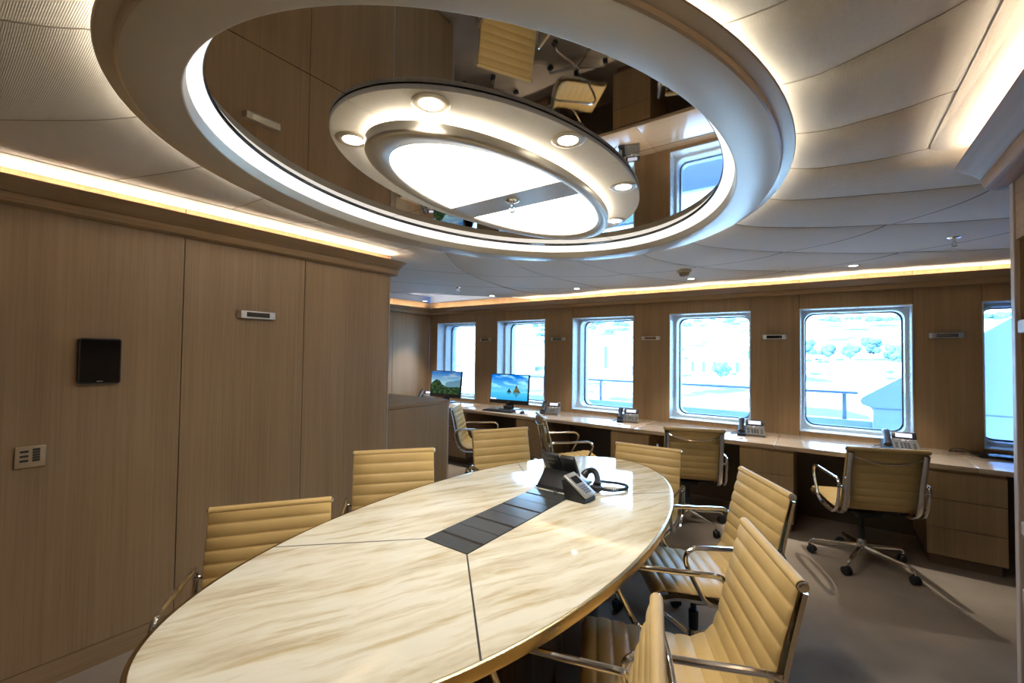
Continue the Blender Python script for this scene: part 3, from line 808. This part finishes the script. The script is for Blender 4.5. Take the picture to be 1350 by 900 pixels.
    mb = MB(); mb.lathe([(.0, .055), (.022, .055), (.030, .075), (.034, .115), (.030, .165), (.024, .178)], 20); mb.build('hub', M_chrome, t)
    for k in range(5):
        a = 2*PI*k/5+.3; ca, sa = math.cos(a), math.sin(a)
        def q(r, z): return (r*ca, r*sa, z)
        rings = []
        for (r, z, w, h) in ((.020, .118, .017, .026), (.08, .116, .016, .022), (.18, .108, .014, .016), (.27, .100, .012, .013), (.292, .097, .012, .013), (.303, .088, .011, .011), (.308, .066, .010, .010)):
            lat = Vector((-sa, ca, 0)); P = Vector(q(r, z)); up = Vector((0, 0, 1)) if r < .295 else Vector((ca, sa, .3)).normalized()
            rings.append([P+lat*w*math.cos(2*PI*j/10)+up*h*math.sin(2*PI*j/10) for j in range(10)])
        mb = MB(); mb.loft(rings); lg = mb.build('leg', M_chrome, t)
        mb = MB()
        cw = random.uniform(0, 2*PI); ax = Vector((math.cos(cw), math.sin(cw), 0)); cc = Vector(q(.308, .029))+Vector((-ax.y, ax.x, 0))*.014
        for s_ in (-1, 1):
            o = cc+ax*s_*.012
            mb.tube([o-ax*.009, o-ax*.0075, o+ax*.0075, o+ax*.009], [.024, .028, .028, .024], 18)
        mb.tube([Vector(q(.308, .070)), Vector(q(.308, .045))], .009, 10)
        mb.build('castor', M_rubber, lg)
    return t
def children(o): return [c for c in bpy.data.objects if c.parent == o]
def copy_tree(o, parent=None):
    c = o.copy(); COL.objects.link(c)
    if parent is not None: c.parent = parent
    for ch in children(o): copy_tree(ch, c)
    return c
GT, GW = 'tan leather office chairs around the oval table', 'tan leather office chairs at the window counter'
# mid-point of the back's top edge, facing direction, height, label
CH = [((-2.00, .975), (.82, -.57), .822, GT, 'tan ribbed leather chair by the plain oak wall, at the near end of the table'),
      ((-2.088, 1.722), (.778, -.628), .915, GT, 'tan ribbed leather chair by the oak wall, middle one on that side of the table'),
      ((-2.03, 2.69), (.87, -.49), .915, GT, 'tan ribbed leather chair at the table, in front of the console cabinet'),
      ((-1.035, 3.13), (.05, -1.), .845, GT, 'tan ribbed leather chair at the far end of the oval table'),
      ((-.243, 2.45), (-.84, -.55), .905, GT, 'tan ribbed leather chair on the window side of the table, farther of two seen whole'),
      ((-.150, 1.625), (-.906, -.424), .90, GT, 'tan ribbed leather chair on the window side of the table, nearer of two showing seats'),
      ((-.283, .92), (-.950, -.31), .89, GT, 'tan ribbed leather chair nearest the camera, its back seen edge on'),
      ((.335, 3.80), (-.36, .93), .90, GW, 'tan leather desk chair seen from behind at the counter before the widest window'),
      ((-.873, 3.80), (-.36, .93), .90, GW, 'tan leather desk chair seen from behind at the counter, beyond the table end'),
      ((-2.33, 3.76), (.74, .67), .88, GW, 'tan leather desk chair seen from the side, before the seascape computer'),
      ((-3.50, 3.78), (.86, .51), .875, GW, 'tan leather desk chair seen from the side, partly behind the console cabinet')]
proto = None
for i, (m, F, top, grp, lb) in enumerate(CH):
    if proto is None: proto = make_chair(lb, grp); o = proto
    else: o = copy_tree(proto)
    f = Vector((F[0], F[1])).normalized(); s = top/.902
    o.location = (m[0]+.334*f.x, m[1]+.334*f.y, 0)
    o.rotation_euler = (0, 0, math.atan2(-f.x, f.y)); o.scale = (1.07 if i == 0 else 1.02, 1, s)
    o['label'] = lb; o['group'] = grp

# ------------------------------------------------------------------ desk phones
M_keys = plain('charcoal_keys', (.085, .082, .076), .5)
def desk_phone(loc, rz, label):
    t = thing('desk_phone', loc, label, 'telephone', rz, 'grey desk phones on the window counter')
    mb = MB()
    P = [(-.085, 0), (-.085, .022), (.055, .082), (.075, .082), (.075, .03), (.05, 0)]
    mb.loft([[(-.045, y, z) for y, z in P], [(.115, y, z) for y, z in P]]); mb.build('body', M_grey, t, False)
    mb = MB(); P = [(-.085, 0), (-.085, .018), (.055, .072), (.072, .066), (.06, 0)]
    mb.loft([[(-.115, y, z) for y, z in P], [(-.046, y, z) for y, z in P]]); mb.build('cradle', M_black, t, False)
    # handset along the slope
    mb = MB(); H = [(-.08, -.100, .048), (-.08, -.075, .066), (-.08, -.02, .100), (-.08, .045, .132), (-.08, .075, .134)]
    mb.tube(smoothpath(H, 4), [.023+.006*abs(k/16-.5)*2 for k in range(17)], 12, flat=.8); mb.build('handset', M_black, t)
    sl = math.atan2(.06, .14)
    mt = Matrix.Translation((.035, .062, .112)) @ Matrix.Rotation(math.radians(62), 4, 'X')
    mb = MB(); mb.box(-.078, .078, -.030, .030, -.012, .0, .004, 2, mt); mb.build('display_housing', M_black, t)
    mb = MB(); mb.box(-.055, .050, -.017, .018, .0, .0015, mtx=mt); mb.build('display', M_lcd, t, False)
    ms = Matrix.Translation((.035, -.085, .0225)) @ Matrix.Rotation(sl, 4, 'X')
    mb = MB()
    poly = [(-.078, .152), (-.078, .138), (-.030, .134), (-.014, .118), (.0, .113), (.014, .118), (.030, .134), (.078, .138), (.078, .152)]
    a = [mb.bm.verts.new(ms @ Vector((x, y, .0002))) for x, y in poly]; b = [mb.bm.verts.new(ms @ Vector((x, y, .003))) for x, y in poly]
    mb.bm.faces.new(list(reversed(a))); mb.bm.faces.new(b)
    for i in range(len(a)): mb.bm.faces.new((a[i], a[(i+1) % len(a)], b[(i+1) % len(a)], b[i]))
    mb.build('silver_band', M_silver, t, False)
    mb = MB()
    for r in range(4):
        for c in range(3): mb.box(-.032+.022*c, -.016+.022*c, .020+.021*r, .033+.021*r, 0, .0045, .001, 1, ms)
    for r in range(4): mb.box(.046, .066, .020+.021*r, .031+.021*r, 0, .004, .001, 1, ms)
    for r in range(4): mb.box(-.066, -.046, .020+.021*r, .031+.021*r, 0, .004, .001, 1, ms)
    mb.build('keypad', M_keys, t, False)
    mb = MB(); mb.tube(smoothpath([(-.095, -.07, .025), (-.14, -.06, .008), (-.17, -.01, .006), (-.16, .05, .006), (-.12, .085, .006), (-.05, .09, .006), (.0, .08, .02)], 8), .004, 6); mb.build('cord', M_cordm, t)
    return t
for (x, y, rz, lb) in ((-5.10, 4.80, .55, 'grey desk phone in the far corner beside the mountain computer'), (-2.80, 4.74, .30, 'grey desk phone on the counter beside the seascape computer'),
                       (-1.80, 4.76, .30, 'grey desk phone on the counter under the third window'), (-.575, 4.74, .14, 'grey desk phone on the counter under the fourth window'),
                       (.50, 4.80, .0, 'grey desk phone behind the desk chair, under the widest seen window')):
    desk_phone((x, y, .740), rz, lb)

# ------------------------------------------------------------------ computers on the counter
def lerp3(a, b, t): t = max(0, min(1, t)); return tuple(a[i]+(b[i]-a[i])*t for i in range(3))
def pic_sea(u, v):
    hz = .30
    if v > hz:
        t = (v-hz)/(1-hz)
        c = lerp3((.10, .46, .62), (.0, .11, .50), t*1.1)
        n = noise.fractal(Vector((u*3.2+v*2.5, v*7, 1.3)), 1., 2., 4)
        c = lerp3(c, (.25, .62, .80), max(0, n*1.1-.05+.25*(1-t)))
    else:
        t = (hz-v)/hz; c = lerp3((.06, .40, .62), (.02, .26, .52), t)
    for (cx, w, h, warm) in ((.50, .065, .16, 0), (.70, .105, .26, 1)):
        dv = v-hz; h2 = h*(1+.25*noise.noise(Vector((u*22, cx*9, 0))))
        prof = max(0, 1-(abs(u-cx-.02*noise.noise(Vector((v*14, cx, 2))))/w)**1.25)*h2*(1+.3*noise.noise(Vector((u*40, 1, cx*5))))
        if 0 <= dv < prof: c = lerp3((.015, .03, .04), (.17, .13, .03), warm*max(0, noise.noise(Vector((u*16, v*16, 4)))+.35))
        elif dv < 0 and -dv*1.6 < prof: c = lerp3(c, (.03, .09, .12), .6)
    if .005 < u < .17 and .0 < v < .045: c = (.75, .80, .85)
    return c
def pic_hill(u, v):
    t = v
    c = lerp3((.20, .36, .42), (.01, .09, .30), (v-.45)/.5)
    n = noise.fractal(Vector((u*2.5, v*8, 7.7)), 1., 2., 4); c = lerp3(c, (.40, .48, .44), max(0, n*.8) if v > .5 else 0)
    m1 = .62-.30*u+.04*noise.noise(Vector((u*9, 2, 0)))
    m3 = .40+.30*(u-.55)+.03*noise.noise(Vector((u*7, 5, 0)))
    if u > .5 and v < m3+.12: c = lerp3(c, (.03, .09, .14), .7)
    ridge = .30+.33*math.exp(-((u-.20)/.20)**2)+.12*max(0, u-.6)+.03*noise.fractal(Vector((u*12, 0, 3)), 1., 2., 3)
    if v < ridge:
        g = noise.fractal(Vector((u*11, v*11, 9)), 1., 2., 4)
        c = lerp3((.006, .018, .012), (.05, .085, .02), g*.7+.25)
    return c
def computer(loc, rz, label, fn):
    t = thing('desktop_computer', loc, label, 'computer', rz, 'all-in-one computers on the counter')
    W, H = .60, .40
    til = Matrix.Translation((0, 0, .075)) @ Matrix.Rotation(math.radians(-6), 4, 'X')
    mb = MB(); mb.box(-W/2, W/2, 0, .030, 0, H, .006, 2, til); mb.build('casing', M_black, t)
    mb = MB(); nx, nz = 96, 56; vs = []
    lay = mb.bm.loops.layers.float_color.new('pix')
    x0, x1, z0, z1 = -W/2+.012, W/2-.012, .052, H-.012
    for j in range(nz+1): vs.append([mb.bm.verts.new(til @ Vector((x0+(x1-x0)*i/nx, -.0015, z0+(z1-z0)*j/nz))) for i in range(nx+1)])
    for j in range(nz):
        for i in range(nx):
            f = mb.bm.faces.new((vs[j][i], vs[j][i+1], vs[j+1][i+1], vs[j+1][i]))
            c = fn((i+.5)/nx, (j+.5)/nz)
            for lp in f.loops: lp[lay] = (*c, 1)
    mb.build('lit_screen', M_screen, t, False)
    mb = MB(); mb.box(-.06, .06, .035, .055, .004, .25, .004); mb.build('stand', M_black, t)
    mb = MB(); mb.box(-.12, .12, -.06, .13, 0, .012, .005); mb.box(-.05, .05, -.04, .06, .010, .055, .006); mb.build('foot', M_black, t)
    mb = MB(); mb.box(-.010, .010, -.0025, .001, .018, .030, .001, 1, til); mb.build('maker_mark', M_grey, t, False)
computer((-3.44, 4.72, .740), .08, 'black desktop computer showing a blue seascape with rocks', pic_sea)
computer((-4.66, 4.76, .740), .05, 'black desktop computer showing a dark green mountain landscape', pic_hill)
def keyboard(loc, rz, label):
    t = thing('keyboard', loc, label, 'keyboard', rz, 'black keyboards on the counter')
    mb = MB(); mb.box(-.22, .22, -.07, .07, 0, .014, .004); mb.build('base', M_black, t)
    mb = MB()
    for r in range(5):
        for c in range(15): mb.box(-.212+.0283*c, -.188+.0283*c, -.062+.025*r, -.041+.025*r, .014, .020, .0015, 1)
    mb.build('keys', M_rubber, t, False)
keyboard((-3.42, 4.50, .740), .06, 'black keyboard in front of the blue seascape computer')
keyboard((-4.62, 4.54, .740), .03, 'black keyboard in front of the dark mountain computer')
def mouse(loc, rz, label):
    t = thing('computer_mouse', loc, label, 'computer mouse', rz, 'black mice on the counter')
    mb = MB(); mb.sphere((0, 0, .010), (.030, .052, .026), 3)
    bmesh.ops.bisect_plane(mb.bm, geom=mb.bm.verts[:]+mb.bm.edges[:]+mb.bm.faces[:], plane_co=(0, 0, .001), plane_no=(0, 0, -1), clear_outer=True)
    mb.build('body', M_black, t)
    mb = MB(); mb.tube([(-.004, .024, .033), (.004, .024, .033)], .008, 12); mb.build('scroll_wheel', M_grey, t)
mouse((-3.08, 4.53, .740), .3, 'black computer mouse between the seascape computer and the desk phone')
t = thing('laptop_computer', (1.12, 4.93, .740), 'closed black laptop with a looped cable under the window by the bookcase post', 'laptop', .05)
mb = MB(); mb.box(-.165, .165, -.11, .11, 0, .014, .004); mb.build('base', M_black, t)
mb = MB(); mb.box(-.165, .165, -.11, .11, .0155, .024, .003); mb.build('lid', M_gloss, t)
mb = MB(); mb.tube(smoothpath([(-.166, .02, .010), (-.20, .0, .03), (-.25, -.02, .045), (-.29, .0, .035), (-.30, .04, .008), (-.26, .08, .006), (-.2, .09, .006)], 8), .004, 6); mb.build('cable', M_cordm, t)

# ------------------------------------------------------------------ phones on the table
t = thing('conference_phone', (-1.21, 2.22, .7432), 'black video conference phone with tilted screen back on the marble table', 'telephone')
# faces +Y (far end of the table): its back is seen
def tilt(x, y, z, deg): return Matrix.Translation((x, y, z)) @ Matrix.Rotation(math.radians(deg), 4, 'X')
mb = MB(); mb.box(-.125, .105, -.115, -.095, 0, .010, .003); mb.box(-.125, .105, .05, .14, 0, .016, .004)
mb.box(-.125, -.095, -.11, .08, 0, .010, .003); mb.box(.075, .105, -.11, .08, 0, .010, .003); mb.build('foot_frame', M_black, t)
mb = MB(); mb.box(-.12, .10, 0, .012, 0, .115, .003, 2, tilt(0, -.105, .014, -48)); mb.build('support_leg', M_black, t)
mb = MB(); mb.box(-.125, -.012, 0, .020, 0, .155, .006, 2, tilt(0, .015, .055, 34)); mb.build('display_housing', M_black, t)
mb = MB(); mb.box(-.118, -.019, .0203, .0213, .02, .148, mtx=tilt(0, .015, .055, 34)); mb.build('display', M_gloss, t, False)
mb = MB(); mb.box(-.008, .080, 0, .026, -.005, .140, .006, 2, tilt(0, .020, .052, 32)); mb.build('keypad_housing', M_black, t)
mb = MB(); mb.box(-.095, -.045, -.004, 0, .085, .10, .001, 1, tilt(0, .015, .055, 34)); mb.box(-.10, -.03, -.004, 0, .118, .126, .001, 1, tilt(0, .015, .055, 34)); mb.build('rear_vent', M_grey, t, False)
hs = [(.10, .16, .105), (.115, .12, .112), (.135, .06, .100), (.165, -.005, .060), (.185, -.03, .035)]
hp = smoothpath([(.070, .10, .048), (.085, .12, .070), (.115, .12, .082), (.150, .095, .075), (.178, .055, .050), (.188, .022, .030)], 6)
hr = [.017+.006*min(1, max(0, abs(k/(len(hp)-1)-.5)*2-.55)/.3) for k in range(len(hp))]
mb = MB(); mb.tube(hp, hr, 14); mb.box(.158, .215, -.008, .040, .001, .034, .010, 3); mb.build('handset', M_black, t)
# coiled cord
path = bez([(.210, .02, .018), (.255, .045, .012), (.300, .10, .010), (.310, .155, .010), (.285, .195, .010), (.23, .195, .012), (.17, .17, .014), (.12, .15, .016)], 40); cp = []
for i, p in enumerate(path):
    d = (path[min(i+1, len(path)-1)]-path[max(i-1, 0)]).normalized(); s = d.cross(Vector((0, 0, 1))).normalized(); a = i*1.05
    cp.append(p+s*.0055*math.cos(a)+Vector((0, 0, 1))*.0055*math.sin(a))
mb = MB(); mb.tube(cp, .0042, 6); mb.build('coiled_cord', M_cordm, t)
mb = MB(); mb.tube(smoothpath([(-.03, -.02, .03), (-.01, -.10, .012), (.02, -.15, .006), (.04, -.11, .006), (.09, -.09, .008), (.11, -.05, .02)], 8), .0025, 6); mb.build('cable', M_cordm, t)

t = thing('cordless_phone', (-1.045, 2.075, .7405), 'silver cordless handset leaning in its charger beside the black conference phone', 'telephone', math.radians(-4))
# face slopes down towards +X
mb = MB(); P = [(-.050, 0), (.062, 0), (.065, .012), (.060, .022), (-.062, .100), (-.075, .094)]
mb.loft([[(x, -.055, z) for x, z in P], [(x, .055, z) for x, z in P]]); mb.build('charger', M_black, t, False)
ang = math.atan2(-.078, .122)
mt = Matrix.Translation((-.002, 0, .064)) @ Matrix.Rotation(-ang, 4, 'Y')
mb = MB(); mb.box(-.083, .080, -.050, .050, 0, .018, .006, 3, mt); mb.build('handset', plain('grey_satin_plastic', (.36, .355, .345), .32, .5), t)
mb = MB(); mb.box(-.055, -.008, -.030, .030, .018, .0195, .0006, 1, mt); mb.build('display', M_gloss, t, False)
mb = MB(); mb.box(-.074, -.062, -.012, .012, .018, .0192, .0004, 1, mt); mb.build('earpiece', M_lilac, t, False)
mb = MB()
for r in range(4):
    for c in range(3): mb.box(.008+.014*r, .018+.014*r, -.028+.020*c, -.014+.020*c, .018, .020, .0006, 1, mt)
mb.build('keypad', plain('blue_grey_keys', (.08, .11, .18), .4), t, False)

# ------------------------------------------------------------------ outside
mb = MB(); mb.box(-14, 8, YW+.42, 6.62, -.4, -.3); struct(mb.build('outside_deck', M_teak, smooth=False))
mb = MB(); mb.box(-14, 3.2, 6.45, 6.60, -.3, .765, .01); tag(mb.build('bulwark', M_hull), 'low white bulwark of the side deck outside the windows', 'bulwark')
mb = MB(); mb.box(-14, 8, YW+.40, 6.75, 2.50, 2.58); struct(mb.build('added_shade_slab', M_hull, smooth=False))  # unseen overhang slab added to keep sky light off bulwark and screen
rl = thing('deck_rail', (-3, 6.52, .765), 'grey deck handrail above the bulwark outside the windows', 'handrail')
mb = MB(); mb.box(-11, 3.32, -.03, .03, .295, .330, .008); mb.build('handrail', M_railp, rl)
for x in (3.19, .09, -.97, -2.45, -3.9, -5.4): 
    mb = MB(); mb.box(x-.022, x+.022, -.02, .02, 0, .296, .004); mb.build('post', M_railp, rl)
pts = [(.44, -.3), (.44, .90), (.42, .935), (.38, .95), (.345, .965), (.33, .995), (.34, 1.03), (.37, 1.06), (.72, 1.31), (1.30, 1.755), (1.62, 2.0), (3.2, 3.0), (3.2, -.3)]
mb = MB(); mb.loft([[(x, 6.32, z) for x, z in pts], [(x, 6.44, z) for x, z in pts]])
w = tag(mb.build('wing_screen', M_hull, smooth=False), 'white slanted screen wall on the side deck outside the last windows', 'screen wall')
mb = MB(); mb.box(.45, 3.2, 6.312, 6.319, .925, .932); mb.build('weld_line', M_railp, w, False)

def mat_ground(name, c1, c2, sc):
    m, nt, b = new_mat(name); g = N(nt, 'ShaderNodeNewGeometry'); n = N(nt, 'ShaderNodeTexNoise'); n.inputs['Scale'].default_value = sc; n.inputs['Detail'].default_value = 8
    cr = N(nt, 'ShaderNodeValToRGB'); cr.color_ramp.elements[0].position = .38; cr.color_ramp.elements[0].color = (*c1, 1); cr.color_ramp.elements[1].position = .55; cr.color_ramp.elements[1].color = (*c2, 1)
    nt.links.new(g.outputs['Position'], n.inputs['Vector']); nt.links.new(n.outputs['Fac'], cr.inputs[0]); nt.links.new(cr.outputs[0], b.inputs['Base Color'])
    b.inputs['Roughness'].default_value = .9
    return m
M_hill = mat_ground('dry_pale_hillside', (.03, .06, .07), (.62, .60, .55), .16)
M_leaf = mat_ground('dusty_green_leaves', (.025, .06, .065), (.06, .115, .12), 2.)
M_trunk = plain('grey_bark', (.18, .14, .11), .9)
M_house = plain('white_render', (.82, .80, .76), .8)
M_roof = plain('slate_roof', (.11, .14, .155), .8)
M_shut = plain('blue_grey_shutter', (.035, .07, .09), .6)
def hz(x, y):
    return -3.4+.08*(y-20)+.0011*max(0, y-90)**2+.5*noise.noise(Vector((x*.02, y*.02, 0)))*min(6, max(0, y-90)*.06)
mb = MB(); nx, ny = 60, 50; V = []
for j in range(ny+1):
    y = 12+(j/ny)**1.6*330
    V.append([mb.bm.verts.new(((-1+2*i/nx)*(60+y*1.5)-y*.35, y, hz((-1+2*i/nx)*(60+y*1.5)-y*.35, y))) for i in range(nx+1)])
for j in range(ny):
    for i in range(nx): mb.bm.faces.new((V[j][i], V[j][i+1], V[j+1][i+1], V[j+1][i]))
struct(mb.build('hillside', M_hill))
def az(deg, d): return (d*math.sin(math.radians(deg)), d*math.cos(math.radians(deg)))
def tree(deg, d, h, w, label, sd):
    x, y = az(deg, d); z = hz(x, y); rnd = random.Random(sd)
    t = thing('tree', (x, y, z-.2), label, 'tree', 0, 'trees on the hillside outside')
    mb = MB(); mb.tube([(0, 0, 0), (0, 0, h*.5)], [w*.07, w*.04], 8); mb.build('trunk', M_trunk, t)
    mb = MB()
    for k in range(14):
        r = w*rnd.uniform(.18, .32); a = rnd.uniform(0, 2*PI); q = rnd.uniform(0, .34)*w
        mb.sphere((q*math.cos(a), q*math.sin(a), h*rnd.uniform(.38, .86)), (r, r, r*.9), 2)
    for v in mb.bm.verts:
        n_ = noise.noise_vector(v.co*1.4/max(.6, w*.2)); v.co += Vector(n_)*w*.07
    mb.build('crown', M_leaf, t, False)
TR = [(-1.4, 74, 3.2, 2.0, 'leftmost tree of the row seen through the widest window'), (.4, 76, 2.3, 2.3, 'second tree of the row seen through the widest window'), (2.2, 75, 2.5, 2.3, 'third tree of the row seen through the widest window'),
      (3.9, 77, 3.4, 2.2, 'tallest tree of the row seen through the widest window'), (5.6, 75, 2.2, 2.1, 'last tree of the row seen through the widest window'),
      (-10.0, 50, 1.9, 1.6, 'dark round bush before the white house outside the fourth window'), (-6.4, 66, 3.0, 2.4, 'tree beside the white house outside the fourth window'), (-15.2, 52, 2.6, 1.7, 'small tree at the left corner of the white house'),
      (9.2, 40, 2.2, 1.8, 'bush just above the slanted screen edge'), (-18.6, 64, 3.4, 2.4, 'tree beside the large plain white building'), (-30.2, 72, 4.5, 3.2, 'tree outside the second window above the handrail')]
for k, a in enumerate(TR): tree(*a, 100+k)
def house(deg, d, w, dp, h, label, nwin, flat=False):
    x, y = az(deg, d); z = hz(x, y)-.6
    t = thing('house', (x, y, z), label, 'building', -math.radians(deg))
    mb = MB(); mb.box(-w/2, w/2, 0, dp, 0, h); mb.build('walls', M_house, t, False)
    mb = MB()
    if flat: mb.box(-w/2-.3, w/2+.3, -.3, dp+.3, h, h+.4)
    else:
        P = [(-.5, h), (dp+.5, h), (dp/2, h+dp*.28)]
        mb.loft([[(-w/2-.5, a, b) for a, b in P], [(w/2+.5, a, b) for a, b in P]])
    mb.build('roof', M_roof, t, False)
    for k in range(nwin):
        xx = -w/2+w*(k+.5)/nwin; mb = MB(); mb.box(xx-w*.035, xx+w*.035, -.06, .02, h*.25, h*.8); mb.build('shutter', M_shut, t, False)
house(-10.7, 57, 6.0, 5, 2.3, 'white house with shutters seen through the fourth window', 5)
house(-23.5, 55, 6.2, 5, 5.0, 'large plain white building seen through the third window', 1, True)
house(-35.5, 60, 6, 5, 4., 'white flat building seen through the second window', 1, True)

rnd = random.Random(5); mb = MB()
for k in range(260):
    if k < 190: dg, d = rnd.uniform(-32, 14), rnd.uniform(150, 215)
    else: dg, d = rnd.uniform(-16, 14), rnd.uniform(52, 100)
    x, y = az(dg, d); r = d*rnd.uniform(.004, .011) if k < 190 else d*rnd.uniform(.003, .006)
    for q in range(3):
        a, b = rnd.uniform(-1, 1)*r*1.6, rnd.uniform(-1, 1)*r
        mb.sphere((x+a, y+b, hz(x+a, y+b)+r*.25), (r*rnd.uniform(.7, 1.3), r, r*rnd.uniform(.5, .8)), 1)
tag(mb.build('scrub', M_leaf, smooth=False), 'scattered low scrub on the pale hillside outside the windows', 'scrub', kind='stuff')
# ------------------------------------------------------------------ daylight
wd = bpy.data.worlds.new('sky'); scn.world = wd; wd.use_nodes = True
nt = wd.node_tree; bg = nt.nodes['Background']
tc = N(nt, 'ShaderNodeTexCoord'); sp = N(nt, 'ShaderNodeSeparateXYZ'); cr = N(nt, 'ShaderNodeValToRGB')
E_ = cr.color_ramp.elements
E_[0].position = .0; E_[0].color = (.56, .77, 1, 1)
E_[1].position = 1.; E_[1].color = (.07, .15, .32, 1)
e_ = E_.new(.35); e_.color = (.48, .72, 1, 1)
e_ = E_.new(.65); e_.color = (.14, .26, .46, 1)
nt.links.new(tc.outputs['Generated'], sp.inputs[0]); nt.links.new(sp.outputs[2], cr.inputs[0]); nt.links.new(cr.outputs[0], bg.inputs[0])
bg.inputs[1].default_value = 16.0
sun = bpy.data.lights.new('sun', 'SUN'); sun.energy = 30; sun.angle = .01; sun.color = (.72, .86, 1)
so = bpy.data.objects.new('sun', sun); COL.objects.link(so)
so.rotation_euler = Vector((.35, .72, -.62)).to_track_quat('-Z', 'Y').to_euler()
for k, (a, b) in enumerate(WINS):
    l = bpy.data.lights.new('window_portal', 'AREA'); l.shape = 'RECTANGLE'; l.size = b-a-.16; l.size_y = WZ1-WZ0-.16; l.cycles.is_portal = True
    o = bpy.data.objects.new('window_portal', l); COL.objects.link(o); o.location = ((a+b)/2, YW+.42, (WZ0+WZ1)/2); o.rotation_euler = (-PI/2, 0, 0)

# ------------------------------------------------------------------ camera
F = 573.84; yaw, pit, rol = (math.radians(a) for a in (35.667, 1.466, .710))
f = Vector((-math.sin(yaw)*math.cos(pit), math.cos(yaw)*math.cos(pit), math.sin(pit)))
r0 = Vector((math.cos(yaw), math.sin(yaw), 0)); u0 = r0.cross(f)
r = r0*math.cos(rol)+u0*math.sin(rol); u = -r0*math.sin(rol)+u0*math.cos(rol)
cam = bpy.data.cameras.new('camera'); cam.sensor_width = 36; cam.lens = F/1350*36; cam.clip_start = .02; cam.clip_end = 1000
co = bpy.data.objects.new('camera', cam); COL.objects.link(co)
co.matrix_world = Matrix(((r.x, u.x, -f.x, 0), (r.y, u.y, -f.y, 0), (r.z, u.z, -f.z, 1.5), (0, 0, 0, 1)))
scn.camera = co
vs = scn.view_settings; vs.view_transform = 'Standard'; vs.look = 'None'; vs.gamma = 1; vs.exposure = 0.76; vs.use_curve_mapping = False
cy = scn.cycles; cy.max_bounces = 8; cy.diffuse_bounces = 5; cy.glossy_bounces = 5; cy.transparent_max_bounces = 8
cy.sample_clamp_indirect = 6; cy.use_denoising = True; cy.caustics_reflective = False
